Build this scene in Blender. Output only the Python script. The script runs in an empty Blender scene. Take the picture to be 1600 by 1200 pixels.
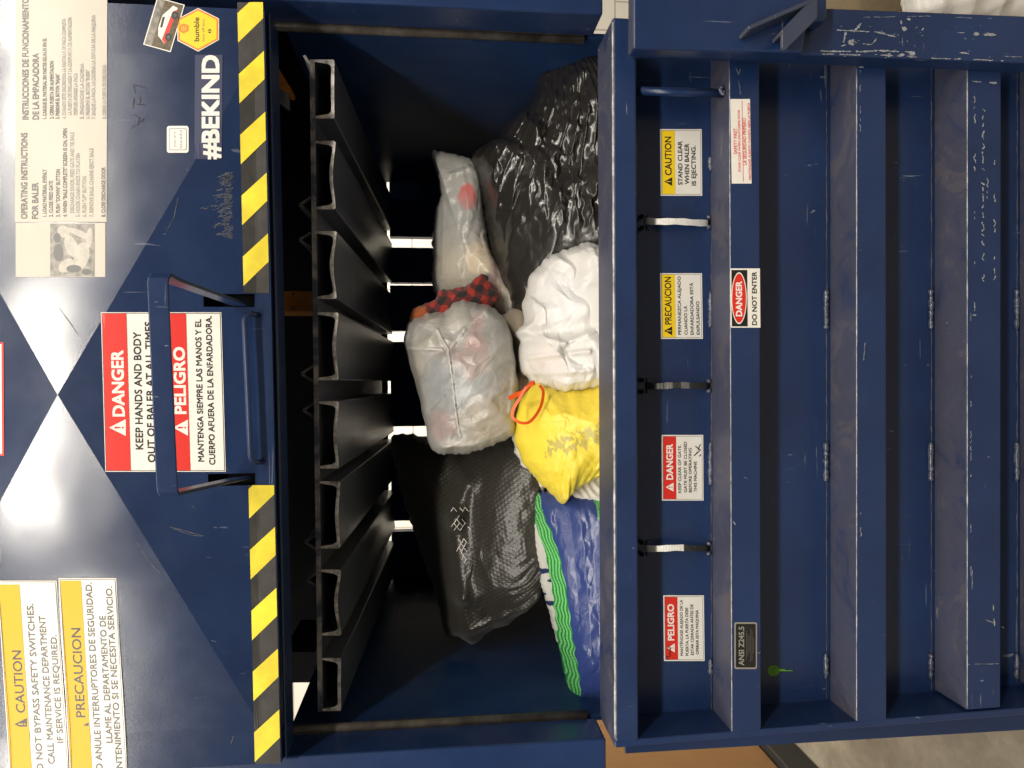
import bpy, bmesh, math, random
import numpy as np
from mathutils import Vector, Matrix

scene = bpy.context.scene
COL = scene.collection
random.seed(7)

# ------------------------------------------------------------------ camera
CAMZ = 1.45
F_PX = 1150.0                                # focal length in pixels of a 1600 px wide picture
ay = Vector((-120.0, 8.0, -F_PX)).normalized()         # world +Y (into the machine) in camera axes
ax = Vector((-0.006, 1.0, 0.0)); ax = (ax - ay * ax.dot(ay)).normalized()   # world +X
az = ax.cross(ay)                                       # world +Z
R3 = Matrix((ax, ay, az))                               # camera axes -> world
cam_d = bpy.data.cameras.new("camera"); cam = bpy.data.objects.new("camera", cam_d); COL.objects.link(cam)
cam_d.sensor_fit = 'HORIZONTAL'; cam_d.sensor_width = 36.0; cam_d.lens = F_PX / 1600 * 36
cam_d.clip_start = 0.05; cam_d.clip_end = 200
cam.matrix_world = Matrix.Translation((0, 0, CAMZ)) @ R3.to_4x4()
scene.camera = cam

# ------------------------------------------------------------------ world, lamps, exposure
w = bpy.data.worlds.new("World"); scene.world = w; w.use_nodes = True
bgn = w.node_tree.nodes["Background"]
bgn.inputs[0].default_value = (1.0, 0.97, 0.93, 1); bgn.inputs[1].default_value = 0.14
vs = scene.view_settings
vs.view_transform = 'Standard'; vs.look = 'None'; vs.gamma = 1; vs.use_curve_mapping = False
vs.exposure = -0.18

def area(name, loc, size, energy, target, color=(1, 0.93, 0.82)):
    l = bpy.data.lights.new(name, 'AREA'); l.shape = 'RECTANGLE'; l.size = size[0]; l.size_y = size[1]
    l.energy = energy; l.color = color
    o = bpy.data.objects.new(name, l); COL.objects.link(o); o.location = loc
    o.rotation_euler = (Vector(target) - Vector(loc)).to_track_quat('-Z', 'Y').to_euler()
    return o
LZ = CAMZ + 2.68; LY = -2.3
for xm, ln in ((-3.1, 2.4), (-0.2, 2.4), (2.4, 2.4)):       # a row of ceiling strip lights behind the viewer
    area("strip_or_fill_light", (xm, LY, LZ), (ln, 0.14), 122, (xm * 0.6, 1.5, 1.1))
for xm in (-1.6, 1.2):  # added fill row overhead, put in for highlights on the bags
    area("strip_or_fill_light", (xm, -0.1, LZ), (2.4, 0.14), 30, (xm * .6, 1.5, 1.0))
area("strip_or_fill_light", (0.6, 3.7, 3.4), (3.6, 0.14), 230, (0.3, 5.0, 1.0))     # row behind the machine
area("strip_or_fill_light", (-2.6, 0.4, 3.6), (0.14, 2.4), 26, (-1.9, 2.6, 0.0))

# ------------------------------------------------------------------ helpers
def P(px, py, d):
    """world point where the sight line of picture point (px, py) meets the upright plane Y = d"""
    v = R3 @ Vector((px - 800.0, 600.0 - py, -F_PX))
    t = d / v.y
    return Vector((v.x * t, d, v.z * t + CAMZ))
MATS = {}
class MB:
    def __init__(s): s.v = []; s.f = []; s.m = []; s.mats = []
    def mi(s, mat):
        if mat not in s.mats: s.mats.append(mat)
        return s.mats.index(mat)
    def add(s, vs_, fs_, mat):
        b = len(s.v); k = s.mi(mat)
        s.v += [tuple(v) for v in vs_]
        for f in fs_: s.f.append(tuple(b + i for i in f)); s.m.append(k)
    def hexa(s, a, b, mat):
        """a, b: matching quads (front, back)"""
        s.add(list(a) + list(b), [(0, 1, 2, 3), (7, 6, 5, 4), (0, 4, 5, 1), (1, 5, 6, 2), (2, 6, 7, 3), (3, 7, 4, 0)], mat)
    def box(s, x0, x1, y0, y1, z0, z1, mat):
        a = [(x0, y0, z0), (x1, y0, z0), (x1, y0, z1), (x0, y0, z1)]
        s.hexa(a, [(p[0], y1, p[2]) for p in a], mat)
    def prism(s, poly, d0, d1, mat, back=None):
        """polygon in picture points on plane d0, pushed straight back to d1"""
        a = [P(x, y, d0) for x, y in poly]
        b = [Vector((p.x, d1, p.z)) for p in a] if back is None else [P(x, y, d1) for x, y in back]
        n = len(a)
        s.add(a + b, [tuple(range(n)), tuple(range(2 * n - 1, n - 1, -1))] + [(i, i + n, (i + 1) % n + n, (i + 1) % n) for i in range(n)], mat)
    def quadbox(s, x0, x1, y0, y1, d0, d1, mat):
        s.prism([(x0, y0), (x1, y0), (x1, y1), (x0, y1)], d0, d1, mat)
    def tube(s, pts, r, mat, n=10, cap=True):
        pts = [Vector(p) for p in pts]; rr = r if isinstance(r, (list, tuple)) else [r] * len(pts)
        rings = []
        up = None
        for i, p in enumerate(pts):
            t = (pts[min(i + 1, len(pts) - 1)] - pts[max(i - 1, 0)]).normalized()
            if up is None:
                up = Vector((0, 0, 1)) if abs(t.z) < .9 else Vector((1, 0, 0))
            u = (up - t * up.dot(t)).normalized(); v = t.cross(u); up = u
            rings.append([p + (u * math.cos(2 * math.pi * k / n) + v * math.sin(2 * math.pi * k / n)) * rr[i] for k in range(n)])
        vv = [q for r_ in rings for q in r_]; ff = []
        for i in range(len(pts) - 1):
            for k in range(n):
                ff.append((i * n + k, i * n + (k + 1) % n, (i + 1) * n + (k + 1) % n, (i + 1) * n + k))
        if cap: ff += [tuple(range(n - 1, -1, -1)), tuple((len(pts) - 1) * n + k for k in range(n))]
        s.add(vv, ff, mat)
    def build(s, name, parent=None, bevel=0.0, smooth=False, label=None, fixn=True):
        me = bpy.data.meshes.new(name); me.from_pydata(s.v, [], s.f)
        for m in s.mats: me.materials.append(MATS[m])
        me.polygons.foreach_set("material_index", s.m)
        if fixn:
            bm = bmesh.new(); bm.from_mesh(me); bmesh.ops.recalc_face_normals(bm, faces=bm.faces); bm.to_mesh(me); bm.free()
        if smooth: me.polygons.foreach_set("use_smooth", [True] * len(me.polygons))
        o = bpy.data.objects.new(name, me); COL.objects.link(o)
        if bevel:
            b = o.modifiers.new("bevel", 'BEVEL'); b.width = bevel; b.segments = 3; b.limit_method = 'ANGLE'; b.angle_limit = math.radians(40)
            o.modifiers.new("wn", 'WEIGHTED_NORMAL').keep_sharp = False
            me.polygons.foreach_set("use_smooth", [True] * len(me.polygons))
        if parent: attach(o, parent)
        if label: o["label"] = label
        return o
def attach(o, parent):
    o.parent = parent
    o.matrix_parent_inverse = pm_world(parent).inverted()
def pm_world(o):
    m = o.matrix_basis.copy()
    return m if o.parent is None else pm_world(o.parent) @ o.matrix_parent_inverse @ m
def tag(o, label, cat, group=None, kind=None):
    if label: o["label"] = label
    if cat: o["category"] = cat
    if group: o["group"] = group
    if kind: o["kind"] = kind
    return o
def empty(name, loc):
    o = bpy.data.objects.new(name, None); COL.objects.link(o); o.location = loc; o.empty_display_size = .1
    return o

# ------------------------------------------------------------------ materials
def newmat(name):
    m = bpy.data.materials.new(name); m.use_nodes = True; MATS[name] = m
    nt = m.node_tree; return m, nt, nt.nodes["Principled BSDF"]
def N(nt, t, **kw):
    n = nt.nodes.new(t)
    for k, v in kw.items():
        if isinstance(k, str) and hasattr(n, k): setattr(n, k, v)
    return n
def link(nt, a, b): nt.links.new(a, b)
def noise(nt, scale, detail=4, rough=.55, vec=None, dist=0.0):
    n = nt.nodes.new('ShaderNodeTexNoise'); n.inputs['Scale'].default_value = scale; n.inputs['Detail'].default_value = detail
    n.inputs['Roughness'].default_value = rough; n.inputs['Distortion'].default_value = dist
    if vec is not None: link(nt, vec, n.inputs['Vector'])
    return n.outputs['Fac']
def ramp(nt, fac, stops):
    r = nt.nodes.new('ShaderNodeValToRGB'); link(nt, fac, r.inputs[0])
    while len(r.color_ramp.elements) < len(stops): r.color_ramp.elements.new(.5)
    for e, (p, c) in zip(r.color_ramp.elements, stops):
        e.position = p; e.color = c if len(c) == 4 else (*c, 1)
    return r.outputs['Color']
def g(v): return (v, v, v, 1)
def mix(nt, fac, a, b):
    n = nt.nodes.new('ShaderNodeMix'); n.data_type = 'RGBA'
    for sock, v in ((n.inputs[0], fac), (n.inputs[6], a), (n.inputs[7], b)):
        if isinstance(v, (int, float)): sock.default_value = v
        elif isinstance(v, tuple): sock.default_value = v if len(v) == 4 else (*v, 1)
        else: link(nt, v, sock)
    return n.outputs[2]
def math_(nt, op, a, b=None):
    n = nt.nodes.new('ShaderNodeMath'); n.operation = op
    for sock, v in ((n.inputs[0], a), (n.inputs[1], b)):
        if v is None: continue
        if isinstance(v, (int, float)): sock.default_value = v
        else: link(nt, v, sock)
    return n.outputs[0]
def coords(nt, scale=(1, 1, 1)):
    t = nt.nodes.new('ShaderNodeNewGeometry'); mp = nt.nodes.new('ShaderNodeMapping'); mp.inputs['Scale'].default_value = scale
    link(nt, t.outputs['Position'], mp.inputs['Vector']); return mp.outputs[0], t
def bump(nt, bs, h, strength, dist):
    b = nt.nodes.new('ShaderNodeBump'); b.inputs['Strength'].default_value = strength; b.inputs['Distance'].default_value = dist
    link(nt, h, b.inputs['Height']); link(nt, b.outputs[0], bs.inputs['Normal'])

NAVY = (0.0105, 0.0285, 0.094)
def paint(name, base=NAVY, rough=.3, spec=.5, scratch=.5, dust=1.0, peel=.12, wear=(0.30, 0.32, 0.36), wave=0, smear=.06):
    m, nt, bs = newmat(name)
    v, geo = coords(nt)
    n1 = noise(nt, 3.5, 5, .6, v)
    c = mix(nt, ramp(nt, n1, [(.3, g(0)), (.7, g(1))]), tuple(x * .8 for x in base), tuple(x * 1.18 for x in base))
    # grime smears; on the chamber paint they also stand for lit patches
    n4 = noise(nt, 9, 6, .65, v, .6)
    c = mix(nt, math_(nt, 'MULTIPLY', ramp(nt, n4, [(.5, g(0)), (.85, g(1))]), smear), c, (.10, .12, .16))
    # fine scratches: two stretched noises
    fac = None
    for sc in ((160, 60, 7), (8, 60, 150), (90, 60, 30)):
        vv, _ = coords(nt, sc)
        s = ramp(nt, noise(nt, 1.0, 2, .5, vv, .4), [(.725, g(0)), (.755, g(1))])
        gate = ramp(nt, noise(nt, 6, 3, .5, v), [(.5, g(0)), (.62, g(1))])
        t = math_(nt, 'MULTIPLY', s, gate)
        fac = t if fac is None else math_(nt, 'MAXIMUM', fac, t)
    c = mix(nt, math_(nt, 'MULTIPLY', fac, scratch), c, wear)
    # settled dust on faces that look up
    sx = nt.nodes.new('ShaderNodeSeparateXYZ'); link(nt, geo.outputs['Normal'], sx.inputs[0])
    up = ramp(nt, sx.outputs[2], [(.6, g(0)), (.95, g(1))])
    dn = ramp(nt, noise(nt, 7, 7, .7, v, .8), [(.33, g(.2)), (.46, g(.62)), (.56, g(.7)), (.60, g(1)), (.8, g(1))])
    dfac = math_(nt, 'MULTIPLY', math_(nt, 'MULTIPLY', up, dn), .5 * dust)
    c = mix(nt, dfac, c, (.15, .125, .11))
    bs.inputs['Specular IOR Level'].default_value = spec
    link(nt, c, bs.inputs['Base Color'])
    r = ramp(nt, noise(nt, 14, 5, .6, v), [(.3, g(rough * .93)), (.75, g(rough * 1.1))])
    link(nt, math_(nt, 'ADD', r, math_(nt, 'MULTIPLY', dfac, .5)), bs.inputs['Roughness'])
    h = noise(nt, 260, 2, .5, v)
    if wave: h = math_(nt, 'ADD', h, math_(nt, 'MULTIPLY', noise(nt, 3.2, 2, .5, v), 95.0))   # sheet not quite flat
    bump(nt, bs, h, peel, .0012)
    return m
paint('navy_paint')
paint('navy_panel', base=(0.0085, 0.022, 0.070), rough=.175, spec=.75, scratch=.3, dust=.3, peel=.035, wave=1)
paint('navy_worn', scratch=.8, rough=.38)
paint('navy_inside', base=(0.011, 0.032, 0.100), spec=.10, rough=.4, smear=.22, scratch=.3, dust=.3)  # smear raised to put a lit patch of the wall into the colour
paint('worn_steel', base=(.075, .083, .11), spec=.5, rough=.36, scratch=.5, dust=.2, wear=(.2, .2, .2))
paint('scuffed_paint', base=(.04, .05, .085), scratch=1.0, rough=.3, dust=1, wear=(.4, .4, .4))
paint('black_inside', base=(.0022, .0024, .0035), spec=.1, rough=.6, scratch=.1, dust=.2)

def simple(name, col, rough=.5, metal=0, spec=.5, nz=0.0, nscale=30, bmp=0.0, bscale=200):
    m, nt, bs = newmat(name)
    v, geo = coords(nt)
    if nz:
        c = mix(nt, ramp(nt, noise(nt, nscale, 5, .6, v), [(.3, g(0)), (.7, g(1))]), tuple(x * (1 - nz) for x in col), tuple(min(1, x * (1 + nz)) for x in col))
        link(nt, c, bs.inputs['Base Color'])
    else: bs.inputs['Base Color'].default_value = (*col, 1)
    bs.inputs['Roughness'].default_value = rough; bs.inputs['Metallic'].default_value = metal
    bs.inputs['Specular IOR Level'].default_value = spec
    if bmp: bump(nt, bs, noise(nt, bscale, 3, .5, v), bmp, .002)
    return m
simple('cut_steel', (.52, .49, .45), .45, .2, nz=.75, nscale=60, bmp=.3)
m, nt, bs = newmat('flaked_edge'); v, geo = coords(nt)
link(nt, mix(nt, ramp(nt, noise(nt, 26, 4, .6, v), [(.42, g(0)), (.62, g(1))]), (.055, .06, .09), (.32, .30, .27)), bs.inputs['Base Color']); bs.inputs['Roughness'].default_value = .45
simple('worn_edge', (.36, .36, .36), .35, .3, nz=.6, nscale=40, bmp=.2)
simple('edge_bar', (.085, .075, .065), .38, .3, nz=.6, nscale=25)
simple('seam', (.06, .058, .062), .5, nz=.7, nscale=40)
simple('weld', (.10, .11, .15), .2, .3, nz=.4, nscale=120, bmp=.5, bscale=300)
simple('chip', (.28, .29, .31), .6, nz=.4, nscale=150)
simple('scuff', (.045, .052, .075), .5, nz=.4, nscale=200)
simple('scrawl', (.006, .008, .016), .5)
simple('dark', (.003, .003, .004), .8, spec=.1)
simple('white_vinyl', (.80, .77, .71), .34, spec=.4, nz=.05, nscale=20)
simple('cream_vinyl', (.54, .495, .415), .30, spec=.4, nz=.05, nscale=12)
simple('red_vinyl', (.66, .026, .017), .32)
simple('yellow_vinyl', (.86, .60, .012), .32)
simple('gold_vinyl', (.72, .43, .006), .36, spec=.3)
simple('black_vinyl', (.012, .012, .012), .34)
simple('grey_print', (.09, .085, .08), .32)
simple('fade_print', (.27, .25, .22), .3)
simple('clear_film', (.055, .062, .115), .22)
simple('orange_vinyl', (.75, .20, .01), .35)
simple('photo_mid', (.22, .20, .17), .3, nz=.7, nscale=70)
simple('photo_blot', (.45, .41, .35), .3, nz=.2, nscale=70)
simple('photo_dark', (.10, .075, .035), .3, nz=.8, nscale=120)
simple('tape_yellow', (.78, .62, .03), .38, nz=.2, nscale=16)
simple('tape_black', (.03, .028, .024), .36, nz=.3, nscale=40)
simple('green_paint', (.10, .30, .01), .5)
simple('orange_paint', (.80, .28, .03), .5, nz=.25, nscale=30)
simple('grey_metal', (.16, .15, .145), .45, .2, nz=.3)
simple('bracket_grey', (.09, .085, .085), .5, .1, nz=.2)
simple('strap_white', (.78, .76, .72), .45, nz=.15, nscale=200)
simple('strap_dark', (.03, .03, .028), .45, nz=.4, nscale=120)
simple('cardboard', (.30, .155, .055), .85, nz=.07, nscale=8)
simple('dull_brown', (.13, .095, .05), .85, nz=.15, nscale=8)
simple('slab_black', (.012, .013, .012), .6)

# ground
m, nt, bs = newmat('concrete'); v, geo = coords(nt)
c = ramp(nt, noise(nt, 4, 8, .7, v, .5), [(.28, (.17, .145, .11)), (.5, (.27, .235, .18)), (.72, (.38, .335, .265))])
c = mix(nt, ramp(nt, noise(nt, 30, 6, .7, v), [(.55, g(0)), (.8, g(.5))]), c, (.12, .10, .08))
link(nt, c, bs.inputs['Base Color']); bs.inputs['Roughness'].default_value = .55
bump(nt, bs, noise(nt, 60, 6, .7, v), .3, .004)
# painted block wall
m, nt, bs = newmat('block_wall'); v, geo = coords(nt)
sx = nt.nodes.new('ShaderNodeSeparateXYZ'); link(nt, v, sx.inputs[0]); cb = nt.nodes.new('ShaderNodeCombineXYZ')
link(nt, sx.outputs[0], cb.inputs[0]); link(nt, sx.outputs[2], cb.inputs[1])
bt = nt.nodes.new('ShaderNodeTexBrick'); link(nt, cb.outputs[0], bt.inputs['Vector']); bt.inputs['Scale'].default_value = 1
bt.inputs['Color1'].default_value = (.78, .74, .66, 1); bt.inputs['Color2'].default_value = (.74, .70, .62, 1); bt.inputs['Mortar'].default_value = (.45, .42, .36, 1)
bt.inputs['Mortar Size'].default_value = .006; bt.inputs['Brick Width'].default_value = .4; bt.inputs['Row Height'].default_value = .2
link(nt, bt.outputs[0], bs.inputs['Base Color']); bs.inputs['Roughness'].default_value = .6

def bagmat(name, rough, bscale, bstr, bdist=.004, sss=0.0, trans=0.0, kind='plastic', spec=.5):
    m, nt, bs = newmat(name)
    a = nt.nodes.new('ShaderNodeAttribute'); a.attribute_name = 'Col'
    v, geo = coords(nt)
    c = a.outputs['Color']
    link(nt, c, bs.inputs['Base Color'])
    bs.inputs['Roughness'].default_value = rough; bs.inputs['Specular IOR Level'].default_value = spec
    if sss:
        bs.inputs['Subsurface Weight'].default_value = sss; bs.inputs['Subsurface Radius'].default_value = (.02, .018, .015); bs.inputs['Subsurface Scale'].default_value = 1
    if kind == 'plastic':
        vv, _ = coords(nt, (1.0, 1.0, .45))
        h1 = noise(nt, bscale, 3, .5, vv, 1.2)
        r1 = math_(nt, 'ABSOLUTE', math_(nt, 'SUBTRACT', h1, .5))
        bump(nt, bs, r1, bstr, bdist)
    elif kind == 'net':
        k = None
        for sgn in (1, -1):
            wv = nt.nodes.new('ShaderNodeTexWave'); wv.inputs['Scale'].default_value = 33; wv.inputs['Distortion'].default_value = 1.6; wv.inputs['Detail'].default_value = 2; wv.inputs['Detail Scale'].default_value = .35
            mp = nt.nodes.new('ShaderNodeMapping'); mp.inputs['Rotation'].default_value = (0, math.radians(32 * sgn + 8), 0); link(nt, v, mp.inputs[0]); link(nt, mp.outputs[0], wv.inputs[0])
            k = wv.outputs['Fac'] if k is None else math_(nt, 'MAXIMUM', k, wv.outputs['Fac'])
        bump(nt, bs, k, bstr, bdist)
        cc = mix(nt, ramp(nt, k, [(.55, g(0)), (.95, g(1))]), c, mix(nt, .3, c, (.004, .004, .004)))
        link(nt, cc, bs.inputs['Base Color'])
        bs.inputs['Sheen Weight'].default_value = .12; bs.inputs['Sheen Roughness'].default_value = .5
    elif kind == 'cloth':
        bump(nt, bs, noise(nt, bscale, 4, .6, v), bstr, bdist)
        bs.inputs['Sheen Weight'].default_value = .2
    return m
bagmat('black_film', .26, 40, .10, .003, spec=1.0)
bagmat('grey_film', .30, 34, .5, .006, sss=.04)
bagmat('white_film', .32, 42, .3, .005, sss=.04)
bagmat('yellow_film', .42, 40, .30, .004)
bagmat('net_bag', .40, 20, .34, .0018, kind='net', spec=.8)
bagmat('woven_film', .25, 60, .35, .003)
bagmat('cloth', .8, 160, .35, .003, kind='cloth')
bagmat('drawstring', .5, 100, .2, .002)

# ------------------------------------------------------------------ setting
b = MB(); b.add([(-40, -20, 0), (40, -20, 0), (40, 40, 0), (-40, 40, 0)], [(0, 1, 2, 3)], 'concrete')
tag(b.build('ground', fixn=False), None, None, kind='structure')
b = MB(); b.box(-6, 6, 5.0, 5.2, -.01, 5.5, 'block_wall')
tag(b.build('block_wall'), 'pale painted block wall seen through the slots behind the baler', 'wall')

# ------------------------------------------------------------------ baler
baler = empty('baler', (0, 2.0, 0))
tag(baler, 'navy blue industrial baler with raised feed gate and ribbed lower door', 'baler')
DG = 1.45            # front of the lower door
DP = 1.555           # its sheet
DF = 1.46            # feed gate sheet
DJ = 1.50            # front of the jambs
DC = 1.61            # front of the chamber
DB = 2.85            # back of the chamber
VX, VY = 732, 597    # where the platen channels run to

XW = 0.752
for sgn in (1, -1):
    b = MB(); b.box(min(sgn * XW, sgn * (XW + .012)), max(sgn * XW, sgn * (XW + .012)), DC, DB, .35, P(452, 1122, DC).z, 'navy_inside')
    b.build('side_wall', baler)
    b = MB(); yy = (lambda a: a)
    zb = P(945, 600, DJ).z
    b.box(min(sgn * XW, sgn * (XW + .85)), max(sgn * XW, sgn * (XW + .85)), DJ, DC - .012, zb, 2.9, 'navy_paint')  # extra width added out of view to shade the upper interior
    b.build('side_jamb', baler, bevel=.006)
    b = MB()
    xb = sgn * (XW - .004)
    b.tube([(xb, DC - .004, zb + .02), (xb, DC - .004, 2.4)], .010, 'edge_bar', 12)
    b.build('edge_bar', baler, smooth=True)

# back wall: solid strips between four tie slots
slots = [(370, 387), (517, 534), (666, 683), (813, 830)]
zt, zbm = 2.2, .35
b = MB()
xs = []
for y0, y1 in slots:
    xs.append((P(650, y0, DB).x, P(650, y1, DB).x))
thin = (P(650, 441.5, DB).x, P(650, 446, DB).x)
edges = sorted(xs + [thin], key=lambda t: -t[0])
cur = XW + .02
for a0, a1 in edges:
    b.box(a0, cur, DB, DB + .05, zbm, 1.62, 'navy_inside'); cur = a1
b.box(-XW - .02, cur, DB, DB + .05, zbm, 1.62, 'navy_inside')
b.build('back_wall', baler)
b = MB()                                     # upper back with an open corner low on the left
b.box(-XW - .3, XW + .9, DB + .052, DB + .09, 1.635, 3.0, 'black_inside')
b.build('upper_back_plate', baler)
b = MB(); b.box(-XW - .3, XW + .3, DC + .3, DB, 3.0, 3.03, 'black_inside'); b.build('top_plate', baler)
b = MB(); b.box(XW + .02, XW + .8, 2.06, DB, 1.2, 3.0, 'black_inside'); b.build('dark_backing', baler)  # block added to keep the gap above the right wall dark
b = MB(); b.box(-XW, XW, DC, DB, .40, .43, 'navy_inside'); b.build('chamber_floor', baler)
# ties, bracket and orange switch boxes above the platen
b = MB(); b.quadbox(425, 488, 455, 487, 1.78, 1.9, 'orange_paint')
b.quadbox(434, 443, 459, 480, 1.776, 1.78, 'dark')
for yy_ in (459, 481): b.tube([P(458, yy_, 1.782), P(458, yy_, 1.772)], .004, 'grey_metal', 8)
b.build('switch_box', baler, bevel=.002, label='orange switch box above the platen')
b = MB(); b.prism([(420, 92), (426, 92), (456, 140), (455, 146), (442, 142), (428, 128), (420, 128)], 1.95, 2.0, 'orange_paint')
b.build('mounting_plate', baler, label='orange mounting plate in the dark upper corner')
b = MB(); b.prism([(425, 129), (432, 136), (452, 146), (453, 172), (446, 168), (437, 160), (425, 161)], 1.9, 1.915, 'grey_metal')
b.build('cable_bracket', baler)
b = MB(); b.prism([(446, 1012), (492, 1012), (492, 1019), (446, 1019)], 1.75, 1.95, 'black_inside')
b.build('guide_bracket', baler); b = MB()
b.prism([(430, 1006), (505, 1006), (505, 1066), (430, 1067)], 2.2, 2.23, 'bracket_grey')
b.build('guide_bracket', baler)

# platen: plate and eight hung channels
platen_b = MB()
XE = 3.0
def back_of(x, y, d=1.625, db=DB - .03):
    k = d / db
    return VX + (x - VX) * k, VY + (y - VY) * k
DPL = 1.625
pl = [(484, 93), (491, 93), (504, 1112), (497, 1112)]
platen_b.prism(pl, DPL, DB - .03, 'worn_steel', back=[back_of(*p) for p in pl])
pl2 = [(483.6, 93), (491.4, 93), (504.4, 1112), (496.6, 1112)]
a = [P(x, y, DPL - .0012) for x, y in pl2]; platen_b.add(a, [(0, 1, 2, 3)], 'flaked_edge')
platen = platen_b.build('platen', baler, bevel=.0015)
chan = [(93, 185, 483, 522.5), (220, 327, 486, 524.5), (361, 467, 487, 526), (488, 594, 489, 529), (627, 732, 492, 529.5), (752, 857, 494, 531.5), (890, 993, 496, 533), (1028, 1111, 498, 533)]
def chan_profile(y0, y1, xl, xr, t=5.0, bow=2.5):
    """C profile: web on the picture's right with a slight dent, tapered flanges"""
    xo = xl + 5.5
    out = [(xo, y0), (xr - 1.2, y0)]
    nb = 9
    for i in range(nb + 1):
        f = i / nb; s_ = math.sin(math.pi * f) ** 1.5
        out.append((xr - bow * s_, y0 + 1.5 + (y1 - y0 - 3) * f))
    out += [(xr - 1.2, y1), (xo, y1)]
    inn = [(xo, y1 - t * .62), (xr - t - 5, y1 - t * 1.35), (xr - t - .5, y1 - t * 1.35 - 3.5)]
    for i in range(nb + 1):
        f = 1 - i / nb; s_ = math.sin(math.pi * f) ** 1.5
        inn.append((xr - t - bow * s_ * 1.15, y0 + 10.5 + (y1 - y0 - 21) * f))
    inn += [(xr - t - .5, y0 + t * 1.35 + 3.5), (xr - t - 5, y0 + t * 1.35), (xo, y0 + t * .62)]
    return out, inn
for k, (y0, y1, xl, xr) in enumerate(chan):
    bow = [0.4, 4.5, 5, 4.2, 3.2, 2.6, 5.2, .6][k]
    out, inn = chan_profile(y0, y1, xl, xr, bow=bow)
    poly = out + inn
    b = MB()
    fr = [P(x, y, DPL) for x, y in poly]; bk = [P(*back_of(x, y), DB - .035) for x, y in poly]; n = len(poly)
    b.add(fr + bk, [(i, i + n, (i + 1) % n + n, (i + 1) % n) for i in range(n)], 'worn_steel')
    # cut end: strips between outer and inner outline
    no, ni = len(out), len(inn); inr = inn[::-1]
    # match by even stepping
    M_ = 40
    def samp(pl_, f):
        L = [0]
        for i in range(1, len(pl_)): L.append(L[-1] + math.dist(pl_[i], pl_[i - 1]))
        t_ = f * L[-1]
        for i in range(1, len(pl_)):
            if L[i] >= t_ - 1e-9:
                u = (t_ - L[i - 1]) / max(1e-9, L[i] - L[i - 1]); return (pl_[i - 1][0] + (pl_[i][0] - pl_[i - 1][0]) * u, pl_[i - 1][1] + (pl_[i][1] - pl_[i - 1][1]) * u)
        return pl_[-1]
    ends = []
    for i in range(M_ + 1):
        ends.append(P(*samp(out, i / M_), DPL - .001)); ends.append(P(*samp(inr, i / M_), DPL - .001))
    b.add(ends, [(2 * i, 2 * i + 1, 2 * i + 3, 2 * i + 2) for i in range(M_)], 'cut_steel')
    b.build('channel', platen)
# chevron tie hooks on the platen and the bent end strip
for (yc, xw, dd) in ((319, 485, 1), (374, 485, -1), (583, 488, 1), (640, 491, -1), (846, 494, 1), (905, 496, -1)):
    b = MB()
    s_ = 11
    pts = [P(xw + 1, yc - s_, 1.66), P(xw - 17, yc + 1.0, 1.66), P(xw + 1, yc + s_ + 2, 1.66)]
    for i in range(2):
        a0, a1 = pts[i], pts[i + 1]; nrm = (a1 - a0).cross(Vector((0, 1, 0))).normalized() * .0028
        qd = [a0 - nrm, a1 - nrm, a1 + nrm, a0 + nrm]
        b.hexa(qd, [p + Vector((0, .9, 0)) for p in qd], 'flaked_edge')
    b.build('tie_guide', platen)
b = MB()
b.prism([(473, 87), (477, 86), (484, 97), (488, 106), (488, 116), (484, 104)], DPL - .002, DPL + .3, 'cut_steel'); b.build('bent_lip', platen)

# ------------------------------------------------------------------ feed gate
HH = .030
APX = P(90, 617, DF - HH); SAX = abs(P(90, 1150, DF).x - APX.x) ; SAZ = abs(P(402, 617, DF).z - APX.z)
def gate_y(x, z):
    t = max(abs(x - APX.x) / SAX, abs(z - APX.z) / SAZ)
    # softened crease near the apex, clamped at the rim
    return DF - HH + HH * min(1.0, t)
PX0, PX1 = P(90, 1, DF).x, P(90, 1212, DF).x
ZLO = P(413, 617, DF).z
gate_b = MB()
nx, nz_ = 60, 40
zs = np.linspace(ZLO + .001, APX.z + SAZ * 1.1, nz_); xs_ = np.linspace(PX1, PX0, nx)
# panel as four crease facets + rim: build from exact corner points so creases stay sharp
cor = [(APX.x - SAX, APX.z - SAZ), (APX.x + SAX, APX.z - SAZ), (APX.x + SAX, APX.z + SAZ), (APX.x - SAX, APX.z + SAZ)]
def V3(x, z): return Vector((x, gate_y(x, z), z))
va = [V3(APX.x, APX.z)] + [V3(*c_) for c_ in cor]
from mathutils.geometry import delaunay_2d_cdt
def on_gate(x, y, o=.0007):
    p = P(x, y, DF)
    for _ in range(4): p = P(x, y, gate_y(p.x, p.z))
    return Vector((p.x, p.y - o, p.z))
rg = random.Random(21)
def gate_stroke(pts, wpx, mat):
    vv = []
    for i, p in enumerate(pts):
        a_, c_ = pts[max(i - 1, 0)], pts[min(i + 1, len(pts) - 1)]; v = Vector((c_[0] - a_[0], c_[1] - a_[1])).normalized(); nn = Vector((-v.y, v.x)) * wpx / 2 * rg.uniform(.3, 1.1)
        vv += [on_gate(p[0] + nn.x, p[1] + nn.y), on_gate(p[0] - nn.x, p[1] - nn.y)]
    gate_b.add(vv, [(2 * i, 2 * i + 1, 2 * i + 3, 2 * i + 2) for i in range(len(pts) - 1)], mat)
for _ in range(150):                                   # rubbed patch under the slogan sticker
    y = rg.uniform(268, 372); x = 366 - abs(rg.gauss(0, 1)) * 16 * (1 - abs(y - 322) / 75) - 1
    L = rg.uniform(3, 13); gate_stroke([(x - L * f, y + rg.gauss(0, .7) + 2 * f) for f in (0, .35, .7, 1)], rg.uniform(.8, 3), 'scuff')
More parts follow.
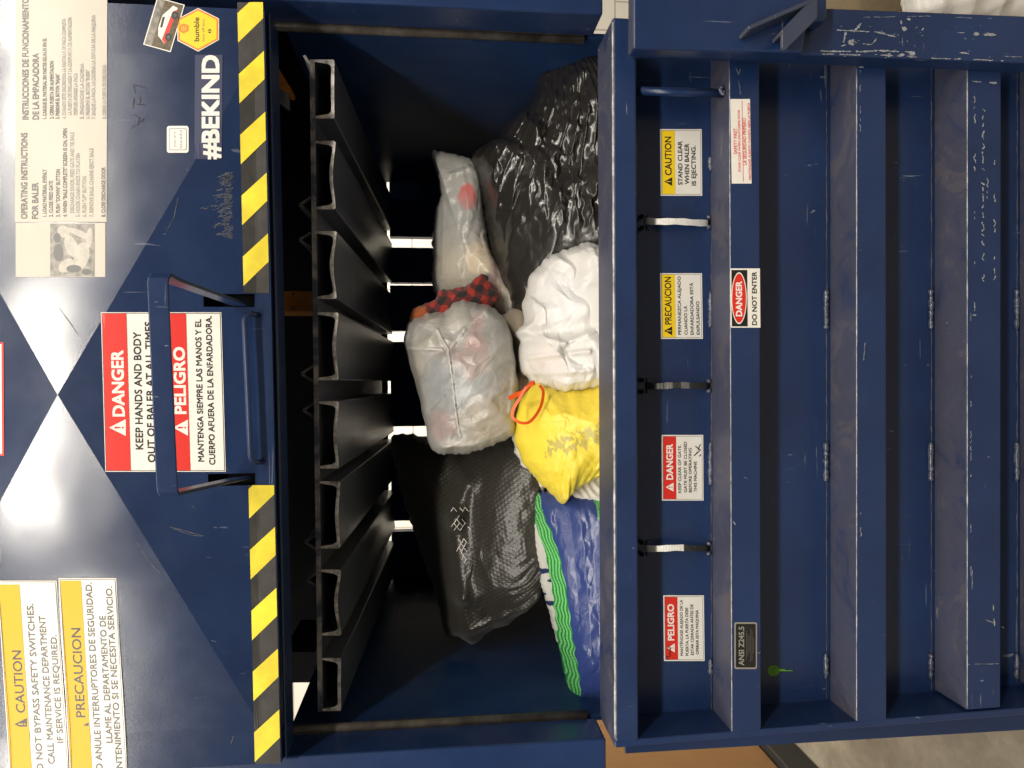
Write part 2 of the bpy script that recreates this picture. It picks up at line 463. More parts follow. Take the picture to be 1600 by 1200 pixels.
for a_, c_ in (((206, 200), (226, 186)), ((226, 186), (209, 180)), ((216, 196), (217, 184)), ((208, 162), (228, 164)), ((208, 168), (210, 152)), ((218, 163), (219, 152)), ((212, 145), (208, 132)), ((208, 132), (231, 138))):
    gate_stroke([(a_[0] + (c_[0] - a_[0]) * f + rg.gauss(0, .5), a_[1] + (c_[1] - a_[1]) * f) for f in (0, .3, .6, 1)], 1.6, 'scrawl')
for pts_ in ([(92, 480), (110, 505), (127, 530)], [(265, 823), (285, 828), (305, 834), (325, 838)], [(270, 826), (300, 836), (322, 838)], [(215, 848), (228, 868), (240, 885), (254, 898)], [(260, 362), (272, 340), (280, 300)], [(350, 640), (352, 690)], [(300, 790), (306, 796)], [(330, 1000), (340, 1003)], [(365, 1150), (360, 1165)]):
    gate_stroke([(pts_[min(int(f), len(pts_) - 2)][0] * (1 - f % 1) + pts_[min(int(f), len(pts_) - 2) + 1][0] * (f % 1), pts_[min(int(f), len(pts_) - 2)][1] * (1 - f % 1) + pts_[min(int(f), len(pts_) - 2) + 1][1] * (f % 1)) for f in np.arange(0, len(pts_) - 1, .25)], 1.6, 'scuff')
SLOTS = [[(320, 459.5), (398, 459.5), (398, 480), (320, 480)], [(327, 740), (399, 739), (399, 758), (327, 759)]]
sl_w = [[P(x, y, DF) for x, y in q] for q in SLOTS]
out2 = [Vector((va[i].x, va[i].z)) for i in (0, 1, 2)]
inn2 = [[Vector((p.x, p.z)) for p in q] for q in sl_w]
pts2 = out2 + inn2[0] + inn2[1]
ed2 = [(0, 1), (1, 2), (2, 0)] + [(3 + i, 3 + (i + 1) % 4) for i in range(4)] + [(7 + i, 7 + (i + 1) % 4) for i in range(4)]
vo2, _, fo2, _, _, _ = delaunay_2d_cdt(pts2, ed2, [], 0, 1e-7)
def inside(c_, q):
    return min(p.x for p in q) < c_.x < max(p.x for p in q) and min(p.y for p in q) < c_.y < max(p.y for p in q)
def in_tri(c_, t):
    s_ = [(t[(i + 1) % 3] - t[i]).cross(c_ - t[i]) for i in range(3)]
    return all(k > -1e-9 for k in s_) or all(k < 1e-9 for k in s_)
keep2 = []
for f in fo2:
    c_ = sum((vo2[i] for i in f), Vector((0, 0))) / len(f)
    if in_tri(c_, out2) and not any(inside(c_, q) for q in inn2): keep2.append(tuple(f))
gate_b.add([V3(v.x, v.y) for v in vo2], keep2, 'navy_panel')
for q in sl_w:
    a2 = [V3(p.x, p.z) for p in q]; gate_b.add(a2 + [Vector((p.x, DF + .034, p.z)) for p in a2], [(0, 4, 5, 1), (1, 5, 6, 2), (2, 6, 7, 3), (3, 7, 4, 0), (4, 5, 6, 7)], 'dark')
gate_b.add(va, [(0, 2, 3), (0, 3, 4), (0, 4, 1)], 'navy_panel')
XR, XL = APX.x + SAX, APX.x - SAX
lo_r, lo_l = P(413, 0, DF).z, P(440, 1200, DF).z      # the lower edge runs slightly off level
def zlow_at(x):
    f = (x - P(440, 1200, DF).x) / (P(413, 0, DF).x - P(440, 1200, DF).x)
    return lo_l + (lo_r - lo_l) * f
rim = [Vector((PX1, DF, zlow_at(PX1))), Vector((PX0, DF, zlow_at(PX0))), Vector((PX0, DF, APX.z + SAZ)), Vector((PX1, DF, APX.z + SAZ))]
c4 = va[1:]
gate_b.add([rim[0], rim[1], c4[1], c4[0]], [(0, 1, 2, 3)], 'navy_panel')
gate_b.add([rim[1], rim[2], c4[2], c4[1]], [(0, 1, 2, 3)], 'navy_panel')
gate_b.add([rim[3], rim[0], c4[0], c4[3]], [(0, 1, 2, 3)], 'navy_panel')
ztop_g = 3.2
gate_b.add([rim[3], rim[2], Vector((PX0, DF, ztop_g)), Vector((PX1, DF, ztop_g))], [(0, 1, 2, 3)], 'navy_panel')
# back sheet and edges
bk = .035
e = [rim[0], rim[1], Vector((PX0, DF, ztop_g)), Vector((PX1, DF, ztop_g))]
eb = [p + Vector((0, bk, 0)) for p in e]
gate_b.add(e + eb, [(4, 5, 6, 7), (0, 1, 5, 4), (1, 2, 6, 5), (2, 3, 7, 6), (3, 0, 4, 7)], 'navy_paint')
feed = gate_b.build('feed_gate', baler, fixn=False)
for me_ in (feed.data,):
    bm_ = bmesh.new(); bm_.from_mesh(me_)
    for f in bm_.faces:
        if f.normal.y > .9 and f.calc_center_median().y < DF + .01: f.normal_flip()
    bm_.to_mesh(me_); bm_.free()
b = MB()                                       # folded lip along the lower edge
l0 = Vector((PX1, DF + .012, zlow_at(PX1) - .002)); l1 = Vector((PX0, DF + .012, zlow_at(PX0) - .002))
dz = Vector((0, 0, -.006))
b.hexa([l0, l1, l1 + dz, l0 + dz], [p + Vector((0, .075, 0)) for p in (l0, l1, l1 + dz, l0 + dz)], 'navy_paint')
b.build('bottom_lip', feed, bevel=.003)

# decals ---------------------------------------------------------------
_tc = {}
def glyphs(s, bold=0):
    if s in _tc: return _tc[s]
    cu = bpy.data.curves.new('t', 'FONT'); cu.body = s; cu.size = 1.0; cu.resolution_u = 3
    ob = bpy.data.objects.new('t', cu)
    me = bpy.data.meshes.new_from_object(ob)
    vv = np.array([v.co[:2] for v in me.vertices]) if len(me.vertices) else np.zeros((0, 2))
    ff = [tuple(p.vertices) for p in me.polygons]
    bpy.data.objects.remove(ob); bpy.data.curves.remove(cu); bpy.data.meshes.remove(me)
    _tc[s] = (vv, ff); return vv, ff
flat = lambda d: (lambda x, z: d)
class Decal:
    """flat printed sticker; all its print lies in one mesh. Coordinates are picture points on the sheet it is stuck to."""
    def __init__(s, d, surf=None, off=.0006): s.d = d; s.surf = surf or flat(d); s.b = MB(); s.off = off; s.k = 0
    def _pt(s, x, y, o):
        p = P(x, y, s.d)
        for _ in range(4): p = P(x, y, s.surf(p.x, p.z))
        return Vector((p.x, p.y - o, p.z))
    def poly(s, pts, mat, sub=1, lay=None):
        s.k += 1; o = s.off + .00045 * min(2, s.k if lay is None else lay) + .00001 * s.k
        if sub == 1 or len(pts) != 4:
            s.b.add([s._pt(x, y, o) for x, y in pts], [tuple(range(len(pts)))], mat)
        else:
            n = sub; vv = []
            for i in range(n + 1):
                for j in range(n + 1):
                    u, v = i / n, j / n
                    x = (pts[0][0] * (1 - u) + pts[1][0] * u) * (1 - v) + (pts[3][0] * (1 - u) + pts[2][0] * u) * v
                    y = (pts[0][1] * (1 - u) + pts[1][1] * u) * (1 - v) + (pts[3][1] * (1 - u) + pts[2][1] * u) * v
                    vv.append(s._pt(x, y, o))
            s.b.add(vv, [(i * (n + 1) + j, (i + 1) * (n + 1) + j, (i + 1) * (n + 1) + j + 1, i * (n + 1) + j + 1) for i in range(n) for j in range(n)], mat)
    def rect(s, x0, x1, y0, y1, mat, sub=1, sl=0.0, lay=None):
        """sl: how far x grows from y0 to y1"""
        s.poly([(x0, y0), (x1, y0), (x1 + sl, y1), (x0 + sl, y1)], mat, sub, lay)
    def frame(s, x0, x1, y0, y1, t, mat, sl=0.0):
        s.k += 1
        for a in ((x0, x0 + t, y0, y1), (x1 - t, x1, y0, y1), (x0, x1, y0, y0 + t), (x0, x1, y1 - t, y1)):
            f0 = (a[2] - y0) / (y1 - y0); f1 = (a[3] - y0) / (y1 - y0)
            s.poly([(a[0] + sl * f0, a[2]), (a[1] + sl * f0, a[2]), (a[1] + sl * f1, a[3]), (a[0] + sl * f1, a[3])], mat, 1, s.k)
            s.k -= 1
    def ell(s, cx, cy, rx, ry, mat, n=40, lay=None, rot=0.0):
        c_, s_ = math.cos(rot), math.sin(rot)
        pts = []
        for i in range(n):
            a = 2 * math.pi * i / n; u, v = rx * math.cos(a), ry * math.sin(a); pts.append((cx + u * c_ - v * s_, cy + u * s_ + v * c_))
        s.poly(pts, mat, 1, lay)
    def text(s, t, xb, y0, y1, h, mat, sl=0.0, bold=0.0):
        """baseline at picture x = xb; reads from y0 (low in picture) up to y1; h = capital height; sl = baseline drift"""
        vv, ff = glyphs(t, bold)
        if not len(vv): return
        s.k += 1
        mx, Mx = vv[:, 0].min(), vv[:, 0].max(); cap = .729
        L = y1 - y0
        shifts = [(0, 0)] if bold < .01 else [(-bold, -bold), (bold, -bold), (-bold, bold), (bold, bold)]
        for q, (bx_, by_) in enumerate(shifts):
            o = s.off + .0009 + .00001 * s.k + q * .000002
            pts = []
            for x, y in vv:
                f = (x + bx_ - mx) / (Mx - mx); pts.append(s._pt(xb + sl * f - (y + by_) / cap * h, y0 + L * f, o))
            s.b.add(pts, ff, mat)
    def tri_mark(s, xt, xb, yc, hw, mat, mark, sl=0):
        """warning triangle, apex at picture x = xt, base at xb"""
        s.poly([(xt, yc), (xb, yc + hw), (xb, yc - hw)], mat)
        k = xb - xt
        s.poly([(xt + .33 * k, yc - hw * .13), (xt + .33 * k, yc + hw * .13), (xt + .7 * k, yc + hw * .07), (xt + .7 * k, yc - hw * .07)], mark)
        s.rect(xt + .76 * k, xt + .88 * k, yc - hw * .1, yc + hw * .1, mark)
    def done(s, name, parent, label): return s.b.build(name, parent, label=label, fixn=False)
def fix_decal_normals(o):
    bm = bmesh.new(); bm.from_mesh(o.data)
    for f in bm.faces:
        if f.normal.y > 0: f.normal_flip()
    bm.to_mesh(o.data); bm.free()

DEC = []
# hazard tapes
def hazard(x0, x1, ya, yb, sl, phase, label):
    d = Decal(DF, gate_y)
    xa = lambda y: x0 + sl * (y - ya) / (yb - ya)
    d.poly([(x0, ya), (x1, ya), (x1 + sl, yb), (x0 + sl, yb)], 'tape_black', 10)
    d.k += 1
    y = ya - 80 + phase; w_ = x1 - x0
    while y < yb + 80:
        # yellow parallelogram: left edge from y+34 .. y+80, right edge from y .. y+46
        p = [(0.0, y + 36), (1.0, y), (1.0, y + 44), (0.0, y + 82)]
        # clip to ya..yb
        q = []
        def clip(poly, lim, keep_low):
            out = []
            for i in range(len(poly)):
                a_, b2 = poly[i], poly[(i + 1) % len(poly)]
                ina = (a_[1] <= lim) if keep_low else (a_[1] >= lim); inb = (b2[1] <= lim) if keep_low else (b2[1] >= lim)
                if ina: out.append(a_)
                if ina != inb:
                    f = (lim - a_[1]) / (b2[1] - a_[1]); out.append((a_[0] + (b2[0] - a_[0]) * f, lim))
            return out
        q = clip(clip(p, yb, True), ya, False) if True else p
        if len(q) >= 3: d.poly([(xa(t) + u * w_, t) for u, t in q], 'tape_yellow', 1, 3)
        y += 95
    DEC.append(d.done('hazard_tape', feed, label))
hazard(371, 411, 4, 458, 10, 61, 'yellow and black striped tape beside the slogan sticker')
hazard(388.5, 428.5, 758, 1193, 10, 50, 'yellow and black striped tape below the caution decals')

# operating instructions
d = Decal(DF, gate_y)
d.rect(25, 168, -30, 347, 'cream_vinyl', 12, -1)
for t, xb, y0, y1, h in (("OPERATING INSTRUCTIONS", 43, 342, 208, 9), ("FOR BALER", 60, 342, 286, 9), ("INSTRUCCIONES DE FUNCIONAMIENTO", 45, 187, -2, 9), ("DE LA EMPACADORA", 61, 187, 84, 9)):
    d.text(t, xb, y0, y1, h * 1.1, 'grey_print', bold=.03)
for t, xb, y0, y1 in (("1. LOAD MATERIAL EVENLY", 73, 339, 265), ("2. CLOSE FEED GATE", 83, 339, 283), ('3. PUSH "DOWN" BUTTON', 94, 339, 265), ('4. WHEN "BALE COMPLETE" SCREEN IS ON, OPEN', 105, 339, 201),
                      ("DISCHARGE DOOR, FEED GATE AND TIE BALE", 116, 333, 207), ("5. HOOK CHAIN ENDS TO PLATEN", 125, 339, 240), ('6. PUSH "UP" BUTTON', 135, 339, 276), ("7. REMOVE BALE. CHAINS EJECT BALE", 146, 339, 232), ("8. CLOSE DISCHARGE DOOR", 165, 339, 262)):
    d.text(t, xb, y0, y1, 6.2, 'grey_print' if xb < 110 or xb > 160 else 'fade_print', bold=.03)
for t, xb, y0, y1 in (("1. CARGUE EL MATERIAL EN PARTES IGUALES EN EL", 73, 186, 60), ("2. CIERRE PUERTA DE ALIMENTACION", 84, 186, 96), ('3. PRESIONE EL BOTON "BAJAR"', 93, 186, 116), ("4. CUANDO ESTE ENCENDIDA LA PANTALLA DE PACA COMPLETA", 103, 186, 30),
                      ("LA PUERTA DE DESCARGA Y LA COMPUERTA DE ALIMENTACION", 112, 180, 28), ("DESPUES AMARRE LA PACA", 121, 180, 115), ("5. ENGANCHE LA CADENA", 131, 186, 100), ('6. PRESIONE EL BOTON "SUBIR"', 140, 186, 110), ("7. SAQUE LA PACA. LA CADENA LA EXPULSA DE LA MAQUINA", 149, 186, 24), ("8. CIERRE LA PUERTA DE DESCARGA", 166, 186, 102)):
    d.text(t, xb, y0, y1, 5.8, 'fade_print' if xb > 100 else 'grey_print', bold=.03)
DEC.append(d.done('instruction_decal', feed, 'large cream decal of operating instructions in two languages'))
d = Decal(DF, gate_y)
d.rect(25, 165, 348.5, 433, 'cream_vinyl', 6)
d.rect(79, 148, 350, 432, 'photo_mid', 4)
for cx, cy, rx, ry, r_ in ((100, 362, 10, 9, .3), (112, 385, 18, 10, 1.2), (128, 400, 12, 22, .2), (104, 415, 9, 14, .9), (125, 365, 20, 5, .4), (140, 372, 5, 16, .1)):
    d.ell(cx, cy, rx, ry, 'photo_blot', 14, rot=r_)
for cx, cy, rx, ry in ((92, 395, 8, 14), (116, 420, 12, 6), (136, 425, 8, 5), (90, 372, 6, 8)): d.ell(cx, cy, rx, ry, 'grey_print', 12)
DEC.append(d.done('photo_decal', feed, 'cream decal with a faded grey photograph'))

# danger / peligro sheet
d = Decal(DF, gate_y)
d.rect(158, 346, 488, 737, 'white_vinyl', 12, 7)
def warn(d, x0, x1, band, y0, y1, sl, mat, fr='black_vinyl'):
    d.rect(x0 + 2, x0 + band, y0 + 2, y1 - 2, mat, 10, sl)
    d.frame(x0 + 1.2, x1 - 1.2, y0 + 1.2, y1 - 1.2, .9, fr, sl)
warn(d, 158, 254, 40, 488, 737, 7, 'red_vinyl'); warn(d, 254, 346, 37, 488, 737, 7, 'red_vinyl')
d.text("DANGER", 195, 650, 548, 19, 'white_vinyl', -2.5, .03); d.tri_mark(171, 197, 668, 13, 'white_vinyl', 'red_vinyl')
d.text("KEEP HANDS AND BODY", 224, 702, 519, 12, 'black_vinyl', -4, .018)
d.text("OUT OF BALER AT ALL TIMES", 243, 722, 503, 12, 'black_vinyl', -5, .018)
d.text("PELIGRO", 291, 646, 543, 18, 'white_vinyl', -2.5, .03); d.tri_mark(271, 294, 668, 12.5, 'white_vinyl', 'red_vinyl')
d.text("MANTENGA SIEMPRE LAS MANOS Y EL", 319, 721, 499, 9.5, 'black_vinyl', -5, .018)
d.text("CUERPO AFUERA DE LA ENFARDADORA.", 336.5, 726, 494, 9.5, 'black_vinyl', -6, .018)
DEC.append(d.done('warning_decal', feed, 'red and white danger decal behind the bail handle'))

# caution pair
d = Decal(DF, gate_y)
d.rect(-4, 89, 907, 1230, 'white_vinyl', 12, 21)
d.rect(-2, 31, 913, 1228, 'gold_vinyl', 10, 21); d.frame(-2.5, 87.5, 908.5, 1228, 1, 'grey_print', 21)
d.text("CAUTION", 40.5, 1113, 1016, 15, 'black_vinyl', -7, .012); d.tri_mark(23, 43, 1131, 10, 'black_vinyl', 'gold_vinyl')
d.text("DO NOT BYPASS SAFETY SWITCHES.", 69, 1217, 943, 10.5, 'grey_print', -17, .016)
d.text("CALL MAINTENANCE DEPARTMENT", 86, 1193, 962, 10.5, 'grey_print', -15, .016)
d.text("IF SERVICE IS REQUIRED.", 99.5, 1160, 992, 10, 'grey_print', -11, .016)
DEC.append(d.done('caution_decal', feed, 'yellow and white caution decal at the panel edge'))
d = Decal(DF, gate_y)
d.rect(92, 182, 903, 1230, 'white_vinyl', 12, 19)
d.rect(94, 127, 907, 1228, 'gold_vinyl', 10, 19); d.frame(93.5, 180.5, 904.5, 1228, 1, 'grey_print', 19)
d.text("PRECAUCION", 134, 1120, 981, 15, 'black_vinyl', -8, .012); d.tri_mark(118, 139, 1139, 11, 'black_vinyl', 'gold_vinyl')
d.text("NO ANULE INTERRUPTORES DE SEGURIDAD.", 161.5, 1215, 910, 10.5, 'grey_print', -18, .016)
d.text("LLAME AL DEPARTAMENTO DE", 176, 1160, 962, 10, 'grey_print', -11, .016)
d.text("MANTENIMIENTO SI SE NECESITA SERVICIO.", 193, 1222, 916, 10, 'grey_print', -18, .016)
DEC.append(d.done('caution_decal', feed, 'yellow and white Spanish precaution decal'))
d = Decal(DF, gate_y); d.rect(-30, 6, 535, 712, 'red_vinyl', 4, 1); d.rect(-30, 3, 538, 709, 'white_vinyl', 4, 1); d.rect(-30, 0.5, 541, 706, 'red_vinyl', 4)
DEC.append(d.done('warning_decal', feed, 'red bordered decal cut off by the picture edge'))

# small stickers
d = Decal(DF, gate_y); d.rect(305, 348, 86, 249, 'clear_film', 6, -1)
d.text("#BEKIND", 342, 248, 88, 27, 'white_vinyl', 0, .035); DEC.append(d.done('slogan_sticker', feed, 'clear sticker with white capital letters'))
d = Decal(DF, gate_y)
def hexa_(cx, cy, rx, ry): return [(cx, cy - ry), (cx + rx, cy - ry * .52), (cx + rx, cy + ry * .46), (cx - 0, cy + ry), (cx - rx, cy + ry * .5), (cx - rx, cy - ry * .5)]
for r_, m_ in ((1, 'white_vinyl'), (.96, 'orange_vinyl'), (.88, 'yellow_vinyl')): d.poly(hexa_(310, 47, 32.5 * r_, 34 * r_), m_)
d.poly(hexa_(287.5, 45, 9.5, 9.5), 'yellow_vinyl'); d.poly(hexa_(287.5, 45, 8, 8), 'orange_vinyl')
for k in range(3): d.rect(284 + 3 * k, 285.2 + 3 * k, 41 + abs(k - 1), 49 - abs(k - 1), 'yellow_vinyl')
d.text("bumble", 311.5, 65, 28, 8.5, 'black_vinyl', 0, .02); d.text("date bff bizz", 320, 66, 30, 4.3, 'grey_print', 0, 0)
d.poly([(328, 53), (324.5, 50), (331.5, 50)], 'black_vinyl'); d.poly([(328, 45.5), (324.5, 48.5), (331.5, 48.5)], 'black_vinyl')
DEC.append(d.done('hexagon_sticker', feed, 'yellow hexagon sticker with orange border'))
d = Decal(DF, gate_y)
T = lambda u, v: (224 + 43 * u + 22 * v, 70 + 12 * u - 74 * v)      # tilted card: u across, v along reading
d.poly([T(0, 0), T(1, 0), T(1, 1), T(0, 1)], 'white_vinyl'); d.poly([T(.04, .02), T(.96, .02), T(.96, .98), T(.04, .98)], 'photo_dark')
d.poly([T(.04, .02), T(.3, .02), T(.3, .98), T(.04, .98)], 'photo_mid')
d.poly([T(.42, .25), T(.74, .12), T(.8, .9), T(.62, .92), T(.5, .8), T(.36, .68), T(.34, .42)], 'white_vinyl')
d.poly([T(.58, .2), T(.74, .12), T(.8, .86), T(.66, .8)], 'red_vinyl')
d.poly([T(.4, .42), T(.48, .44), T(.46, .66), T(.38, .64)], 'black_vinyl')
for v_ in (.28, .74): d.ell(*T(.78, v_), 5.5, 6.5, 'black_vinyl', 16); d.ell(*T(.78, v_), 2.6, 3, 'grey_print', 12)
DEC.append(d.done('picture_sticker', feed, 'small tilted picture sticker of a red and white car'))
d = Decal(DF, gate_y)
def rrect(x0, x1, y0, y1, r, n=6):
    out = []
    for cx, cy, a0 in ((x1 - r, y1 - r, 0), (x0 + r, y1 - r, 90), (x0 + r, y0 + r, 180), (x1 - r, y0 + r, 270)):
        for i in range(n + 1):
            a = math.radians(a0 + 90 * i / n); out.append((cx + r * math.cos(a), cy + r * math.sin(a)))
    return out
d.poly(rrect(261, 295, 197, 239, 4), 'white_vinyl'); d.poly(rrect(264.5, 292, 201, 235, 3), 'grey_print'); d.poly(rrect(265.3, 291.2, 201.8, 234.2, 2.6), 'white_vinyl')
d.text("you are", 275, 230, 206, 4.6, 'grey_print'); d.text("beautiful", 285, 232, 204, 4.6, 'grey_print')
DEC.append(d.done('motto_sticker', feed, 'small white sticker with rounded corners'))

# bail handle: bent flat bar standing off the panel
def strip(b, pts, wv, t, mat):
    """flat bar along pts; wv: width vector per point; t: thickness"""
    for i in range(len(pts) - 1):
        pass
    ring = []
    for i, p in enumerate(pts):
        tt = (pts[min(i + 1, len(pts) - 1)] - pts[max(i - 1, 0)]).normalized()
        wv_ = wv[i]; nn = tt.cross(wv_).normalized() * t
        ring.append([p, p + wv_, p + wv_ + nn, p + nn])
    vv = [q for r_ in ring for q in r_]; ff = []
    for i in range(len(pts) - 1):
        for k in range(4): ff.append((4 * i + k, 4 * i + (k + 1) % 4, 4 * i + 4 + (k + 1) % 4, 4 * i + 4 + k))
    ff += [(3, 2, 1, 0), tuple(4 * (len(pts) - 1) + k for k in range(4))]
    b.add(vv, ff, mat)
b = MB()
dh = 1.225
W1 = P(262, 600, dh) - P(233, 600, dh)
foot_r = P(398, 471, DF + .005); foot_l = P(402, 750, DF + .005)
c_r0 = P(252, 433, dh + .004); c_l0 = P(262, 768, dh + .004)
def lerp(a, b_, f): return a + (b_ - a) * f
tr = P(234, 445, dh); tl = P(245, 762, dh)
Wf = Vector((0, .006, -.0305))
pts = [lerp(P(362, 478, DF - .004), P(240, 436, dh + .006), f) for f in (0, .5, .93)] + [P(236, 431, dh + .0015), P(231.5, 435, dh - .001), P(230.5, 443, dh)] + \
      [P(230.5 + 14.5 * f, 443 + 318 * f, dh) for f in (.2, .4, .6, .8, 1)] + [P(246, 767, dh + .001), P(249, 770, dh + .004)] + [lerp(P(252, 769, dh + .006), P(365, 745, DF - .004), f) for f in (.1, .5, 1)]
Wv = [Wf] * len(pts)
strip(b, pts, Wv, .006, 'navy_worn')
b.build('bail_handle', feed, bevel=.0022)
b = MB()                                         # low grab rod
b.tube([P(404, 492, DF), P(394, 490, DF - .02), P(386, 492, DF - .028), P(382, 500, DF - .03), P(387, 610, DF - .03), P(391.5, 712, DF - .03), P(394, 720, DF - .028), P(400, 723, DF - .02), P(410, 721, DF)], .0052, 'navy_worn', 12)
b.build('grab_rod', feed, smooth=True)

# ------------------------------------------------------------------ lower door
doorb = MB()
xl_, xr_ = P(1200, 1150, DP).x, P(1200, 85, DP).x
doorb.box(xl_ - .02, xr_ + .03, DP, DP + .012, .10, P(975, 600, DP).z, 'navy_paint')
door = doorb.build('discharge_door', baler)
# top bar
b = MB()
ztb = P(957, 600, DG).z
top_poly = [(957, 26), (995, 28), (998.5, 1163), (961, 1167)]
b.prism(top_poly, DG, DC - .02, 'navy_worn')
top_bar = b.build('top_bar', door, bevel=.006)
b = MB()                                        # rubbed bright edge of the bar
rnd = random.Random(3)
pts = []
for i in range(61):
    f = i / 60; p = P(957.2 + 4 * f, 34 + 1120 * f, DG); pts.append(p + Vector((0, .0022, -.0012)))
b.tube(pts, [.0022 + .0012 * rnd.random() for _ in pts], 'worn_edge', 8)
b.build('worn_edge', door, smooth=True)
# ribs (square tubes) with chips rubbed through the paint
rnd = random.Random(11)
def chips(b, region, n, d, lmax=9, wmax=2.2, vertical=True, mat='chip'):
    x0, x1, y0, y1 = region
    for _ in range(n):
        cx, cy = rnd.uniform(x0, x1), rnd.uniform(y0, y1); L = rnd.uniform(1.5, lmax); w_ = rnd.uniform(.5, wmax); a = rnd.gauss(math.pi / 2 if vertical else 0, .35)
        k = 8; pts = []
        for i in range(k):
            t = 2 * math.pi * i / k; rr = rnd.uniform(.55, 1.1); u, v = L / 2 * math.cos(t) * rr, w_ / 2 * math.sin(t) * rr
            pts.append((cx + u * math.cos(a) - v * math.sin(a), cy + u * math.sin(a) + v * math.cos(a)))
        b.add([P(x, y, d - .0006) for x, y in pts], [tuple(range(k))], mat)
def flatline(b, pts, ws, d, mat):
    vv = []
    for i, p in enumerate(pts):
        a_, c_ = pts[max(i - 1, 0)], pts[min(i + 1, len(pts) - 1)]; v = Vector((c_[0] - a_[0], c_[1] - a_[1]))
        v = v.normalized() if v.length else Vector((1, 0)); nn = Vector((-v.y, v.x)) * ws[i] / 2
        vv += [P(p[0] + nn.x, p[1] + nn.y, d - .0006), P(p[0] - nn.x, p[1] - nn.y, d - .0006)]
    b.add(vv, [(2 * i, 2 * i + 1, 2 * i + 3, 2 * i + 2) for i in range(len(pts) - 1)], mat)
def scrape(b, path, w_, d, gap=.3, mat='chip'):
    # ragged rubbed line with breaks
    run = []
    for (x0, y0), (x1, y1) in zip(path, path[1:]):
        n = max(2, int(math.dist((x0, y0), (x1, y1)) / 1.8))
        for i in range(n): run.append((x0 + (x1 - x0) * i / n + rnd.gauss(0, .28), y0 + (y1 - y0) * i / n + rnd.gauss(0, .28)))
    i = 0
    while i < len(run) - 2:
        k = rnd.randint(3, 12); seg = run[i:i + k]
        if len(seg) > 2 and rnd.random() > gap * .6: flatline(b, seg, [w_ * rnd.uniform(.25, 1.1) * math.sin(math.pi * (j + .5) / len(seg)) ** .4 for j in range(len(seg))], d, mat)
        i += k + (rnd.randint(1, 5) if rnd.random() < gap else -1)
def blot(b, cx, cy, w_, h_, d, mat='chip'):
    n = 26; b.add([P(cx + w_ / 2 * math.cos(2 * math.pi * i / n) * rnd.uniform(.55, 1.1), cy + h_ / 2 * math.sin(2 * math.pi * i / n) * rnd.uniform(.55, 1.1), d - .0008) for i in range(n)], [tuple(range(n))], mat)
def squiggles(b, x, y0, y1, amp, d, w_=1.5, fill=.6):
    y = y0
    while y < y1:
        L = rnd.uniform(4, 17)
        if rnd.random() < fill:
            ph = rnd.uniform(0, 6); n = max(4, int(L / 1.2)); A = amp * rnd.uniform(.1, 1)
            flatline(b, [(x + rnd.gauss(0, .3) + A * math.sin(ph + j * rnd.uniform(.5, .9)), y + L * j / n) for j in range(n)], [w_ * rnd.uniform(.4, 1.3) for j in range(n)], d, 'chip')
        y += L + rnd.uniform(1, 7)
ribs = [((1139, 60), (1187, 60), (1190, 1145), (1143, 1150)), ((1338, 62), (1385, 62), (1386, 1126), (1338, 1132)), ((1511, 64), (1565, 64), (1564, 1106), (1511, 1110)), ((1652, 66), (1700, 66), (1699, 1092), (1652, 1096))]
